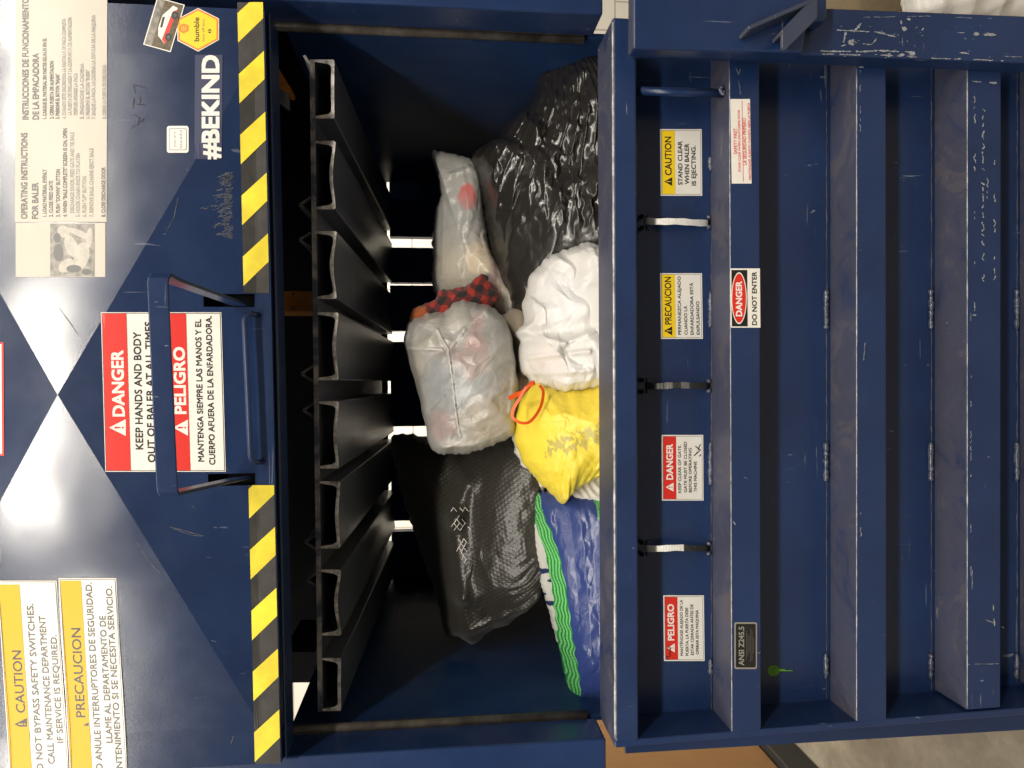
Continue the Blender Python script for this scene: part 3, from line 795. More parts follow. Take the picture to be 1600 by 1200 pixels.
for k, r_ in enumerate(ribs):
    b = MB(); b.prism(list(r_), DG, DP - .001, 'navy_worn' if k == 2 else 'navy_paint')
    if k == 2:
        squiggles(b, 1523, 150, 330, 1.4, DG, 1.7, .75); squiggles(b, 1523, 330, 480, 1.2, DG, 1.3, .55); squiggles(b, 1536, 170, 440, 3.2, DG, 1.9, .75); squiggles(b, 1543, 240, 330, 1.5, DG, 1.5, .5); squiggles(b, 1554, 250, 480, 1.5, DG, 1.8, .45)
        scrape(b, [(1519, 127), (1535, 128)], 3, DG, .4); scrape(b, [(1546, 129), (1560, 129.5)], 4.2, DG, .1); scrape(b, [(1552, 945), (1554, 980)], 2.2, DG, .3); scrape(b, [(1540, 968), (1570, 982)], 1.4, DG, .3); scrape(b, [(1519, 890), (1519, 990)], 1.4, DG, .6); scrape(b, [(1512, 1038), (1562, 1037)], 1, DG, .3)
        squiggles(b, 1517, 480, 900, .8, DG, 1.0, .35)
    elif k == 1: squiggles(b, 1344, 110, 200, 1, DG, 1.0, .4); scrape(b, [(1352, 535), (1349, 565)], 1.2, DG, .5); squiggles(b, 1345, 800, 840, 1.5, DG, 1.2, .6); scrape(b, [(1342, 105), (1352, 105)], 2, DG, .3)
    elif k == 0: scrape(b, [(1150, 106), (1154, 116), (1157, 106)], 1.2, DG, .2); scrape(b, [(1154, 125), (1157, 150)], .9, DG, .4); scrape(b, [(1146, 815), (1150, 822)], 2, DG, .1)
    rb = b.build('rib', door, bevel=.0035)
    # bright worn arris along the rib
    b = MB(); p0, p1 = r_[0], r_[3]
    p0 = (p0[0], p0[1] + 40)
    pts = [P(p0[0] + (p1[0] - p0[0]) * i / 40 + .3, p0[1] + 6 + (p1[1] - p0[1] - 12) * i / 40, DG) + Vector((0, .0014, -.0012)) for i in range(41)]
    b.tube(pts, [.0007 + .0008 * rnd.random() for _ in pts], 'worn_edge', 6); b.build('worn_edge', door, smooth=True)
    # weld runs where the rib meets the sheet
    xb = [1112.5, 1292.5, 1456, 1590][k]
    b = MB()
    pts = [P(xb - .5 + rnd.uniform(-.5, .5), 96 + (1113 - (xb - 1112) * .085 - 100) * i / 120, DP) + Vector((0, -.001, .001)) for i in range(121)]
    b.tube(pts, [.0007 + .0012 * rnd.random() ** 2 for _ in pts], 'seam', 6); b.build('seam', door, smooth=True)
    runs = [(245, 268), (455, 512), (690, 758), (1028, 1052)] if k == 0 else [(452, 515), (690, 752), (1020, 1060)]
    for y0, y1 in runs:
        b = MB(); pts = []; nn = int((y1 - y0) / 3)
        for i in range(nn + 1):
            p = P(xb - 2 + rnd.uniform(-.7, .7), y0 + (y1 - y0) * i / nn, DP); pts.append(p + Vector((0, -.004, .002)))
        b.tube(pts, [(.0035 + .0035 * rnd.random()) * (0.5 if i in (0, nn) else 1) for i in range(nn + 1)], 'weld', 8)
        b.build('weld_bead', door, smooth=True)
# stiles
b = MB()
lft = [(961, 1158), (1600, 1106), (1760, 1094), (1760, 1105), (1600, 1117), (961, 1169)]
b.prism(lft, DG - .001, DP + .02, 'navy_paint'); b.build('stile', door, bevel=.003, label='thin plate stile at the side of the cardboard box')
b = MB()
DS = 1.402
b.prism([(996, 0), (1600, 24), (1700, 32), (1700, 103), (1600, 98), (996, 76)], DS, DG - .001, 'navy_worn')
rnd = random.Random(5)
scrape(b, [(1282, 80), (1350, 80.5), (1372, 79), (1440, 82)], 3.2, DS, .25); scrape(b, [(1284, 84.5), (1350, 86)], 2.8, DS, .3); scrape(b, [(1375, 86), (1435, 89)], 2.6, DS, .5)
scrape(b, [(1308, 47), (1345, 49), (1370, 50), (1402, 58)], 2.6, DS, .15); scrape(b, [(1332, 71), (1334, 50), (1347, 35)], 5.5, DS, .2); scrape(b, [(1318, 66), (1322, 48)], 4, DS, .35); scrape(b, [(1314, 72), (1334, 66), (1362, 70), (1370, 60)], 2, DS, .3)
blot(b, 1413, 45, 10, 8, DS); blot(b, 1329, 66, 9, 10, DS); blot(b, 1425, 84, 11, 9, DS); blot(b, 1409, 86, 10, 6, DS); blot(b, 1525, 53, 11, 7, DS); blot(b, 1546, 54, 22, 6, DS); blot(b, 1389, 86, 6, 7, DS); blot(b, 1420, 30, 7, 5, DS); blot(b, 1408, 35, 4, 8, DS)
scrape(b, [(1440, 48), (1445, 42)], 2.2, DS, .1); scrape(b, [(1495, 51), (1515, 51)], 1.5, DS, .6); scrape(b, [(1455, 91), (1500, 92), (1570, 95)], 2.4, DS, .5); scrape(b, [(1350, 27), (1450, 25), (1560, 30)], 1.0, DS, .5); scrape(b, [(1370, 21), (1374, 18)], 2, DS, .1); scrape(b, [(1570, 88), (1598, 89)], 1.4, DS, .2); scrape(b, [(1500, 82), (1520, 84)], 3, DS, .6)
chips(b, (1300, 1440, 40, 90), 26, DS, 5, 1.4, False); chips(b, (1440, 1600, 40, 92), 14, DS, 5, 1.3, False)
stile = b.build('stile', door, bevel=.006, label='broad scraped box stile under the latch')
b = MB()
b.prism([(989, -60), (1293, -60), (1293, 32), (1262, 33), (1256, 82), (989, 76)], DS - .04, DS - .001, 'navy_paint')
latch = b.build('latch_block', door, bevel=.006)
b = MB()
dl = DS - .04
def bar(b, p0, p1, wpx, d0, d1, mat):
    v = Vector((p1[0] - p0[0], p1[1] - p0[1])); n_ = Vector((-v.y, v.x)).normalized() * wpx / 2
    b.prism([(p0[0] + n_.x, p0[1] + n_.y), (p1[0] + n_.x, p1[1] + n_.y), (p1[0] - n_.x, p1[1] - n_.y), (p0[0] - n_.x, p0[1] - n_.y)], d0, d1, mat)
bar(b, (1170, 43), (1274, -2), 7, dl - .045, dl - .001, 'scuffed_paint')
b.prism([(1222, 52), (1268, 2), (1278, -4), (1278, 28), (1228, 78), (1222, 74)], dl - .045, dl - .036, 'scuffed_paint')
b.prism([(1222, 53), (1229, 50), (1272, 6), (1276, -4), (1270, -4), (1222, 46)], dl - .044, dl - .001, 'scuffed_paint')
b.build('latch_handle', door, bevel=.0025)
b = MB(); b.tube([P(996, 142, DG + .03), P(1139, 146, DG + .03)], .0088, 'navy_paint', 16); b.build('rod', door, smooth=True)
b = MB()
for k in range(7): 
    p = P(1128 + rnd.uniform(-3, 4), 143 + rnd.uniform(-7, 8), DG + .02)
    b.tube([p, p + Vector((.004, -.002, .004))], .004, 'weld', 8)
b.build('weld_bead', door, smooth=True)

# door decals
def small_warn(x0, x1, y0, y1, sl, band, mat, head, hy, lines, tri, label, twhite=False, extra=None):
    d = Decal(DP); d.rect(x0, x1, y0, y1, 'white_vinyl', 1, sl)
    d.rect(x0 + 2.5, x0 + band, y0 + 2.5, y1 - 2.5, mat, 1, sl); d.frame(x0 + 1.8, x1 - 1.8, y0 + 1.8, y1 - 1.8, .5, 'grey_print', sl)
    hc = 'white_vinyl' if twhite else 'black_vinyl'
    d.text(head, x0 + band - 5, hy[0], hy[1], band * .46, hc, -sl * .6, .02 if not twhite else .03)
    d.tri_mark(x0 + band * .28, x0 + band - 4, tri, 7, hc, mat)
    for t, xb, a_, b2, h in lines: d.text(t, xb, a_, b2, h * 1.05, 'black_vinyl', -sl * .7, .014 if h < 6 else .02)
    if extra: extra(d)
    DEC.append(d.done('warning_decal', door, label))
small_warn(1031, 1096, 202, 306, 1, 23, 'yellow_vinyl', "CAUTION", (274, 214), (("STAND CLEAR", 1066, 289, 221, 6.6), ("WHEN BALER", 1076.5, 288, 225, 6.6), ("IS EJECTING.", 1087, 290, 228, 6.6)), 284, 'yellow and white decal about standing clear')
small_warn(1031, 1096.5, 427, 529.5, 1.5, 23, 'yellow_vinyl', "PRECAUCION", (507, 433), (("PERMANEZCA ALEJADO", 1064, 523, 432, 4.8), ("CUANDO LA", 1074, 523, 478, 4.8), ("ENFARDADORA ESTÁ", 1083.5, 523, 442, 4.8), ("EXPULSANDO", 1093, 523, 471, 4.8)), 517, 'yellow and white Spanish precaution decal')
def scrib(d):
    for a_, b2 in (((1084, 712), (1094, 703)), ((1094, 703), (1086, 697)), ((1090, 703), (1094, 694)), ((1088, 708), (1089, 706)), ((1092, 713), (1095, 710))):
        v = Vector((b2[0] - a_[0], b2[1] - a_[1])); n_ = Vector((-v.y, v.x)).normalized() * .8
        d.poly([(a_[0] + n_.x, a_[1] + n_.y), (b2[0] + n_.x, b2[1] + n_.y), (b2[0] - n_.x, b2[1] - n_.y), (a_[0] - n_.x, a_[1] - n_.y)], 'black_vinyl', 1, 30)
small_warn(1033.5, 1098.5, 679.5, 782, .5, 22.5, 'red_vinyl', "DANGER", (749, 694), (("KEEP CLEAR OF GATE.", 1064, 770, 695, 4.6), ("GATE MUST BE CLOSED", 1073, 769, 690, 4.6), ("BEFORE OPERATING", 1080.5, 769, 700, 4.6), ("THIS MACHINE", 1088.5, 768, 721, 4.6)), 761, 'red and white danger decal with a scribble', True, scrib)
def scrib2(d):
    import math as mm
    pts = [(1046, 1030), (1041, 1029), (1041, 1025), (1045, 1026), (1048, 1023), (1045, 1021), (1048, 1018), (1045, 1016), (1048, 1013), (1044, 1011), (1047, 1008)]
    for a_, b2 in zip(pts, pts[1:]):
        v = Vector((b2[0] - a_[0], b2[1] - a_[1])); n_ = Vector((-v.y, v.x)).normalized() * .6
        d.poly([(a_[0] + n_.x, a_[1] + n_.y), (b2[0] + n_.x, b2[1] + n_.y), (b2[0] - n_.x, b2[1] - n_.y), (a_[0] - n_.x, a_[1] - n_.y)], 'black_vinyl', 1, 30)
small_warn(1036, 1099.5, 930, 1032.5, 1.2, 22, 'red_vinyl', "PELIGRO", (1000, 944), (("MANTÉNGASE ALEJADO DE LA", 1067, 1024, 937, 4.4), ("PUERTA. LA PUERTA DEBE", 1075.5, 1024, 949, 4.4), ("ESTAR CERRADA ANTES DE", 1083.5, 1023, 944, 4.4), ("OPERAR ESTA MAQUINA", 1091.5, 1022, 953, 4.4)), 1012, 'red and white Spanish danger decal', True, scrib2)
# decals on the first rib
d = Decal(DG); d.rect(1140.5, 1171.5, 155, 287, 'white_vinyl', 1, 2.5)
d.text("SAFETY FIRST", 1151.5, 241, 201, 5.6, 'red_vinyl', -.6, .012); d.text("STAND CLEAR WHEN UNLATCHING DOOR", 1157, 269, 172, 3.8, 'red_vinyl', -1.4, .012)
d.rect(1158.5, 1159.3, 158, 284, 'red_vinyl', 1, 2); d.text("LA SEGURIDAD PRIMERO", 1166, 258, 185, 5.6, 'red_vinyl', -1.2, .012); d.text("MANTENGASE ALEJADO CUANDO ABRA LA PUERTA", 1173, 281, 161, 3.8, 'red_vinyl', -2, .012)
DEC.append(d.done('safety_decal', door, 'narrow white decal with red lettering on the upper rib'))
d = Decal(DG); d.rect(1140.5, 1187, 419.5, 512, 'white_vinyl', 1, .8); d.rect(1142.3, 1167, 422, 510, 'black_vinyl', 1, .8)
d.ell(1154.3, 466, 12, 40.5, 'white_vinyl'); d.ell(1154.3, 466, 10.8, 38.5, 'red_vinyl')
d.text("DANGER", 1158.8, 494, 440, 9.6, 'white_vinyl', -.4, .03); d.text("DO NOT ENTER", 1182, 508, 425, 7.6, 'black_vinyl', -.5, .022)
DEC.append(d.done('danger_decal', door, 'do not enter decal with a red oval'))
d = Decal(DG); d.poly(rrect(1147, 1182.5, 972, 1045, 3), 'fade_print'); d.poly(rrect(1149.2, 1180.3, 974.5, 1042.5, 2), 'black_vinyl')
d.text("ANSI Z245.5", 1162, 1039, 979, 8.6, 'fade_print', 0, .02)
for k, (a_, b2) in enumerate(((1030, 985), (1024, 990), (1018, 994), (1034, 982), (1032, 984), (1020, 996))): d.rect(1165.5 + 2.2 * k, 1166.2 + 2.2 * k, b2, a_, 'grey_print')
DEC.append(d.done('standard_plate', door, 'small black plate on the upper rib'))
d = Decal(DP); d.ell(1208, 1047.5, 9.5, 8.8, 'green_paint', 24); d.rect(1216, 1238, 1046.6, 1048.2, 'green_paint'); d.rect(1216, 1226, 1045, 1048.2, 'green_paint')
DEC.append(d.done('paint_splash', door, 'green paint splash with a run'))
for o in DEC: fix_decal_normals(o)

# strap holes + weld rings
for yc in (347, 603, 857):
    b = MB(); b.add([P(1107 + 3.6 * math.cos(a), yc + 6.5 * math.sin(a), DP - .001) for a in np.linspace(0, 2 * math.pi, 20)[:-1]], [tuple(range(19))], 'dark')
    b.build('strap_hole', door, fixn=False)
    for s_ in (-1, 1):
        b = MB(); b.tube([P(1104, yc + s_ * 9, DP - .002), P(1110, yc + s_ * 7, DP - .004)], [.004, .005], 'weld', 8); b.build('weld_bead', door, smooth=True)
    b = MB()
    for s_ in (-1, 1):
        b.quadbox(1011, 1019.5, yc + s_ * 8 - 3.8, yc + s_ * 8 + 3.8, DP - .006, DP, 'navy_paint')
        b.tube([P(1003, yc + s_ * 9, DP - .001), P(1003, yc + s_ * 9, DP - .02)], .005, 'dark', 10)
    b.build('strap_clip', door, bevel=.001)

# straps threaded behind the bar
def strap(name, yc, y_end, segs, label, wpx=5.2):
    b = MB(); rnd2 = random.Random(yc); n = 44
    x0, x1 = 1009, 1106
    L, Rr = [], []
    for i in range(n + 1):
        f = i / n; x = x0 + (x1 - x0) * f; y = yc + (y_end - yc) * f + .6 * math.sin(9 * f)
        dep = DP - .004 - .030 * math.sin(math.pi * min(1, f * 1.0)) ** .7 + .0003 * (i % 2)
        wd = wpx * (.96 + .06 * math.sin(23 * f))
        L.append(P(x - .02 * wd, y - wd, dep)); Rr.append(P(x + .02 * wd, y + wd, dep - .001))
    for i in range(n):
        f = i / n; mat = [m_ for lim, m_ in segs if f < lim + 1e-6 or lim == 1][0]
        qd = [L[i], L[i + 1], Rr[i + 1], Rr[i]]
        b.hexa(qd, [p + Vector((0, .0016, 0)) for p in qd], mat)
    o = b.build(name); return tag(o, label, 'strap', 'straps threaded through the door')
strap('baling_strap', 345, 348, [(1, 'strap_white')], 'white ribbed strap between the two yellow decals on the door')
strap('baling_strap', 603, 602, [(.3, 'strap_dark'), (.42, 'grey_metal'), (.55, 'strap_dark'), (.7, 'grey_metal'), (1, 'strap_dark')], 'dark twisted strap between the yellow precaution and red danger decals', 5)
strap('baling_strap', 857, 856, [(.6, 'strap_white'), (1, 'strap_dark')], 'half white half black strap between the two red decals', 5)

# ------------------------------------------------------------------ bags
def smooth_closed(poly, n):
    p = np.array(poly, float); m = len(p)
    # centripetal-ish Catmull-Rom resampled by length
    out = []
    for i in range(m):
        p0, p1, p2, p3 = p[i - 1], p[i], p[(i + 1) % m], p[(i + 2) % m]
        for t in np.linspace(0, 1, 16, endpoint=False):
            out.append(.5 * ((2 * p1) + (-p0 + p2) * t + (2 * p0 - 5 * p1 + 4 * p2 - p3) * t * t + (-p0 + 3 * p1 - 3 * p2 + p3) * t ** 3))
    out = np.array(out); dl_ = np.linalg.norm(np.diff(np.vstack([out, out[:1]]), axis=0), axis=1); L = np.concatenate([[0], np.cumsum(dl_)])
    t = np.linspace(0, L[-1], n, endpoint=False); o2 = np.vstack([out, out[:1]])
    return np.stack([np.interp(t, L, o2[:, 0]), np.interp(t, L, o2[:, 1])], 1)
def warp(p, amp, scale, seed):
    r = np.random.RandomState(seed); q = p.copy()
    for k in range(5):
        a = r.uniform(0, 6.28); f = 2 * math.pi / (scale * r.uniform(.5, 1.6)); ph = r.uniform(0, 6.28)
        q += amp * np.array([math.cos(a + 1.57), math.sin(a + 1.57)]) * np.sin(f * (p[:, 0:1] * math.cos(a) + p[:, 1:2] * math.sin(a)) + ph)
    return q
def worley(p, cell, seed, aniso=(1, 1), rot=0.0, power=1.0):
    r = np.random.RandomState(seed)
    c, s_ = math.cos(rot), math.sin(rot)
    q = np.stack([(p[:, 0] * c + p[:, 1] * s_) / aniso[0], (-p[:, 0] * s_ + p[:, 1] * c) / aniso[1]], 1) / cell
    lo, hi = q.min(0) - 1, q.max(0) + 1
    n = max(4, int((hi[0] - lo[0]) * (hi[1] - lo[1])))
    n = min(n, 900)
    pts = r.uniform(lo, hi, (n, 2)); hgt = r.uniform(0, .5, n)
    out = np.full(len(q), 9.0)
    for i in range(0, len(q), 20000):
        dd = np.sqrt(((q[i:i + 20000, None, :] - pts[None]) ** 2).sum(2)) + hgt[None]
        out[i:i + 20000] = dd.min(1)
    return out ** power
def tri(p, period, ang, seed, sharp=1.0):
    r = np.random.RandomState(seed); q = warp(p, period * .25, period * 4, seed + 5)
    t = (q[:, 0] * math.cos(ang) + q[:, 1] * math.sin(ang)) / period + r.uniform()
    h = np.abs((t % 1) - .5) * 2
    return h ** sharp
from mathutils.geometry import delaunay_2d_cdt
def facets(p, cell, seed, aniso=(1, 1), rot=0.0):
    # crumpled sheet: random heights on a random triangulation, flat facets with crisp folds
    r = np.random.RandomState(seed); c, s_ = math.cos(rot), math.sin(rot)
    q = np.stack([(p[:, 0] * c + p[:, 1] * s_) / aniso[0], (-p[:, 0] * s_ + p[:, 1] * c) / aniso[1]], 1) / cell
    lo, hi = q.min(0) - 1.5, q.max(0) + 1.5
    nx_, ny_ = int(hi[0] - lo[0]) + 1, int(hi[1] - lo[1]) + 1
    gx, gy = np.meshgrid(np.arange(nx_ + 1), np.arange(ny_ + 1))
    pts = np.stack([gx.ravel(), gy.ravel()], 1) + r.uniform(-.46, .46, (gx.size, 2)) + lo
    hts = r.uniform(0, 1, len(pts))
    vo, _, fo, ov, _, _ = delaunay_2d_cdt([Vector(t) for t in pts], [], [], 0, 1e-6)
    out = np.zeros(len(q)); done = np.zeros(len(q), bool)
    hv = np.array([hts[o_[0]] if len(o_) else .5 for o_ in ov]); V = np.array([tuple(v) for v in vo])
    order = np.argsort(q[:, 0]); qs = q[order]
    res = np.zeros(len(q))
    for f in fo:
        A, B, C = V[f[0]], V[f[1]], V[f[2]]
        i0 = np.searchsorted(qs[:, 0], min(A[0], B[0], C[0])); i1 = np.searchsorted(qs[:, 0], max(A[0], B[0], C[0]))
        if i1 <= i0: continue
        t = qs[i0:i1]; den = (B[1] - C[1]) * (A[0] - C[0]) + (C[0] - B[0]) * (A[1] - C[1])
        if abs(den) < 1e-9: continue
        l1 = ((B[1] - C[1]) * (t[:, 0] - C[0]) + (C[0] - B[0]) * (t[:, 1] - C[1])) / den
        l2 = ((C[1] - A[1]) * (t[:, 0] - C[0]) + (A[0] - C[0]) * (t[:, 1] - C[1])) / den; l3 = 1 - l1 - l2
        ok = (l1 >= -1e-6) & (l2 >= -1e-6) & (l3 >= -1e-6)
        res[i0:i1][ok] = (l1 * hv[f[0]] + l2 * hv[f[1]] + l3 * hv[f[2]])[ok]
    out[order] = res
    return out
def make_bag(name, poly, depth, thick, mat, color, wrinkle, label, cat, group=None, n=320, m=90, center=None, pw=2.0, backk=1.0, parent=None, jag=1.0):
    """closed cushion: rounded front and back sheets meeting along an outline; depth(px) gives where its middle lies"""
    rim = smooth_closed(poly, n); rim0 = rim + (warp(rim, .8, 45, 5 + n) - rim) * jag; rimj = (warp(rim, .55, 15, len(name) + n) - rim) * jag; rim = rim0; c = np.array(center) if center is not None else rim.mean(0)
    th = np.linspace(0, math.pi / 2, m + 1)[1:]; s = np.sin(th)
    pp = [c[None]]
    for k in s: pp.append(c + (rim - c) * k + rimj * k ** 14)
    pp = np.vstack(pp); rad = np.concatenate([[0.0], np.repeat(s, n)])
    prof = np.clip(1 - rad ** pw, 0, 1) ** .5
    wr = wrinkle(pp) * np.clip((1 - rad) * 7, 0, 1) ** .6
    cols = color(pp)
    dmid = np.array([depth(x, y) for x, y in pp])
    def sheet(sgn):
        out = []
        for (x, y), pr, dm, wv in zip(pp, prof, dmid, wr):
            q = P(x, y, dm)
            out.append((q.x, dm + sgn * pr * thick * (1 if sgn < 0 else backk) - (wv if sgn < 0 else 0), q.z))
        return out
    fr, bk_ = sheet(-1), sheet(1)
    nF = len(fr)
    verts = fr + bk_[:nF - n]
    def idx(sh, r_, k):
        if r_ == 0: return 0 if sh == 0 else nF
        if r_ == m: return 1 + (m - 1) * n + k % n
        return (0 if sh == 0 else nF) + 1 + (r_ - 1) * n + k % n
    faces = []
    for sh in (0, 1):
        for k in range(n):
            t_ = (idx(sh, 0, 0), idx(sh, 1, k), idx(sh, 1, k + 1)); faces.append(t_ if sh else t_[::-1])
        for r_ in range(1, m):
            for k in range(n):
                f = (idx(sh, r_, k), idx(sh, r_ + 1, k), idx(sh, r_ + 1, k + 1), idx(sh, r_, k + 1)); faces.append(f if sh else f[::-1])
    me = bpy.data.meshes.new(name); me.from_pydata(verts, [], faces)
    me.materials.append(MATS[mat]); me.polygons.foreach_set("use_smooth", [True] * len(me.polygons))
    ca = me.color_attributes.new('Col', 'FLOAT_COLOR', 'POINT')
    cc = np.ones((len(verts), 4)); cc[:nF, :3] = cols; cc[nF:, :3] = cols[:nF - n]
    ca.data.foreach_set('color', cc.ravel())
    bm = bmesh.new(); bm.from_mesh(me); bmesh.ops.recalc_face_normals(bm, faces=bm.faces); bm.to_mesh(me); bm.free()
    o = bpy.data.objects.new(name, me); COL.objects.link(o)
    if parent is not None:
        attach(o, parent)
        if label: o['label'] = label
    else: tag(o, label, cat, group)
    return o
def lin(x0, d0, x1, d1): return lambda x, y: d0 + (d1 - d0) * (x - x0) / (x1 - x0)
def const(c): return lambda p: np.tile(np.array(c), (len(p), 1))
def blobs(base, items, wob=8, seed=3):
    """base colour with coloured contents showing through: (x, y, rx, ry, colour, strength, softness)"""
    def f(p):
        q = warp(p, wob * .3, wob * 6, seed); out = np.tile(np.array(base, float), (len(p), 1))
        for x, y, rx, ry, c, st, so in items:
            r = np.sqrt(((q[:, 0] - x) / rx) ** 2 + ((q[:, 1] - y) / ry) ** 2)
            k = np.clip((1 - r) / so + .5, 0, 1)[:, None] * st
            out = out * (1 - k) + np.array(c) * k
        return out
    return f
def seg_ridge(p, a, b_, w_):
    a = np.array(a, float); b_ = np.array(b_, float); ab = b_ - a
    t = np.clip(((p - a) @ ab) / (ab @ ab), 0, 1)[:, None]; dist = np.linalg.norm(p - (a + ab * t), axis=1)
    return np.exp(-(dist / w_) ** 2)

# black crinkled bag
def wr_black(p):
    q = warp(p, 3, 60, 3)
    low = np.clip((p[:, 1] - 345) / 50, 0, 1)
    h = .050 * facets(q, 36, 1, (.75, 1.55), .22) + .022 * facets(warp(p, 2, 30, 9), 18, 2, (.75, 1.8), .12) * (1 - .5 * low) + .0045 * facets(p, 8.5, 5, (.8, 1.5), .4) * (1 - .6 * low)
    v = (p[:, 0] - 880) / np.clip(p[:, 1] - 40, 30, None)
    pl_ = np.abs(((v * 14 + .5 * np.sin(p[:, 1] / 37)) % 1) - .5) * 2
    h += .006 * pl_ ** 3 * (1 - low)
    return h * (1 - .35 * low)
make_bag('garbage_bag', [(870, 92), (895, 88), (925, 92), (960, 105), (1000, 190), (1000, 380), (940, 420), (905, 430), (850, 455), (822, 500), (800, 490), (783, 455), (766, 395), (757, 340), (748, 300), (737, 250), (752, 232), (774, 224), (797, 190), (830, 160), (840, 118)],
         lin(740, 1.97, 940, 1.80), .15, 'black_film', const((.021, .019, .0165)), wr_black, 'shiny crinkled black garbage bag piled in the upper corner against the side wall', 'garbage bag', 'bags in the chamber', n=520, m=150, center=(880, 300))
# grey bag with pink spot
make_bag('plastic_bag', [(676, 240), (690, 238), (738, 252), (752, 290), (757, 350), (772, 405), (805, 470), (808, 500), (785, 505), (745, 480), (700, 476), (682, 462), (675, 425), (679, 335), (689, 305), (683, 268)],
         lin(680, 2.03, 800, 1.93), .085, 'grey_film',
         blobs((.40, .39, .365), [(728, 320, 14, 20, (.60, .13, .12), .9, .25), (720, 420, 40, 50, (.47, .42, .33), .8, .8), (750, 410, 26, 26, (.62, .53, .40), .95, .15), (715, 360, 30, 40, (.30, .30, .29), .7, .8), (775, 450, 14, 40, (.62, .40, .36), .6, .5), (780, 465, 22, 20, (.55, .48, .38), .7, .4)], 4),
         lambda p: .014 * facets(warp(p, 3, 40, 5), 30, 7, (.8, 1.6), .1) + .005 * facets(p, 12, 8, (.7, 1.7)) + .006 * seg_ridge(p, (703, 285), (750, 265), 4) + .004 * seg_ridge(p, (693, 310), (690, 440), 3),
         'thin grey translucent bag with a pink spot showing through, behind the black bag', 'plastic bag', 'bags in the chamber', n=300, m=90, center=(720, 390))
# plaid shirt
def plaid(p):
    q = warp(p, 2, 30, 8); a = .5
    u = q[:, 0] * math.cos(a) + q[:, 1] * math.sin(a); v = -q[:, 0] * math.sin(a) + q[:, 1] * math.cos(a)
    fu = ((u / 22) % 1 > .5).astype(float); fv = ((v / 22) % 1 > .5).astype(float)
    k = (fu + fv) / 2
    c = np.array([(.33, .022, .012), (.10, .010, .008), (.010, .008, .008)])
    out = c[np.round(k * 2).astype(int)]
    org = np.clip((668 - p[:, 0]) / 5, 0, 1)[:, None] * np.clip((p[:, 1] - 476) / 6, 0, 1)[:, None]
    return out * (1 - org) + np.array((.40, .10, .02)) * org
make_bag('plaid_shirt', [(638, 520), (643, 492), (650, 479), (676, 470), (687, 455), (712, 450), (733, 445), (752, 428), (764, 438), (781, 462), (770, 476), (755, 500), (700, 515)], lin(640, 1.90, 780, 1.84), .04, 'cloth', plaid,
         lambda p: .008 * tri(p, 20, 1.2, 3, 1.5), 'red and black plaid shirt poking out above the big grey bag', 'shirt', n=260, m=70, center=(710, 480))
# beige bundle
make_bag('cloth_bundle', [(780, 500), (795, 486), (815, 484), (850, 500), (850, 600), (820, 600), (803, 575), (795, 530)], lambda x, y: 1.88, .06, 'cloth', const((.36, .30, .22)), lambda p: .003 * tri(p, 30, .3, 3, 1), 'beige cloth bundle wedged between the grey bag and white bag', 'cloth bundle', n=160, m=40)
# white bag behind yellow
make_bag('plastic_bag', [(795, 640), (812, 580), (840, 580), (860, 700), (850, 770), (832, 752), (814, 722), (801, 692)], lambda x, y: 1.84, .05, 'white_film', blobs((.70, .67, .62), [(815, 600, 14, 20, (.72, .50, .48), .6, .6)]), lambda p: .004 * tri(p, 18, .8, 5, 2), 'white bag mostly hidden behind the yellow bag', 'plastic bag', 'bags in the chamber', n=160, m=40)
# big grey bag
SEAM = [(683, 520), (690, 535), (698, 548), (701, 570), (705, 600), (708, 630), (712, 655), (716, 676)]
def wr_grey(p):
    q = warp(p, 5, 60, 13)
    h = .024 * facets(q, 42, 21, (.7, 1.7), .75) + .007 * facets(q, 19, 23, (.7, 1.9), .8) + .0015 * facets(p, 7, 24, (.8, 1.6), .6)
    for a_, b_ in zip(SEAM, SEAM[1:]): h += .005 * seg_ridge(p, a_, b_, 1.6)
    h += .006 * seg_ridge(p, (700, 550), (722, 520), 3) + .006 * seg_ridge(p, (722, 520), (757, 490), 3)
    h += .005 * seg_ridge(p, (636, 548), (690, 550), 2.5) + .008 * seg_ridge(p, (690, 692), (735, 690), 5) + .007 * seg_ridge(p, (790, 640), (798, 575), 4)
    bot = np.clip((p[:, 1] - 668) / 25, 0, 1)
    return h + bot * .014 * facets(p, 15, 31, (.7, 1.6), .4)
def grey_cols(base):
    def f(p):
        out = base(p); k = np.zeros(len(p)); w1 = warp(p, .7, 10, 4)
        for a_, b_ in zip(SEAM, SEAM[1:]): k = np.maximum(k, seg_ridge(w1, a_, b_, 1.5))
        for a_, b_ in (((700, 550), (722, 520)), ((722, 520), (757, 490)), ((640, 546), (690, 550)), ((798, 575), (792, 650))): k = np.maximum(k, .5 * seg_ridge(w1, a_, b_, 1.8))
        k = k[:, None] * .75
        out = out * (.84 + .32 * facets(warp(p, 4, 40, 2), 17, 90, (.6, 2.0), .8)[:, None])  # film sheen put into the colour, lighter and darker by facet
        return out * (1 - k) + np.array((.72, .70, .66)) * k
    return f
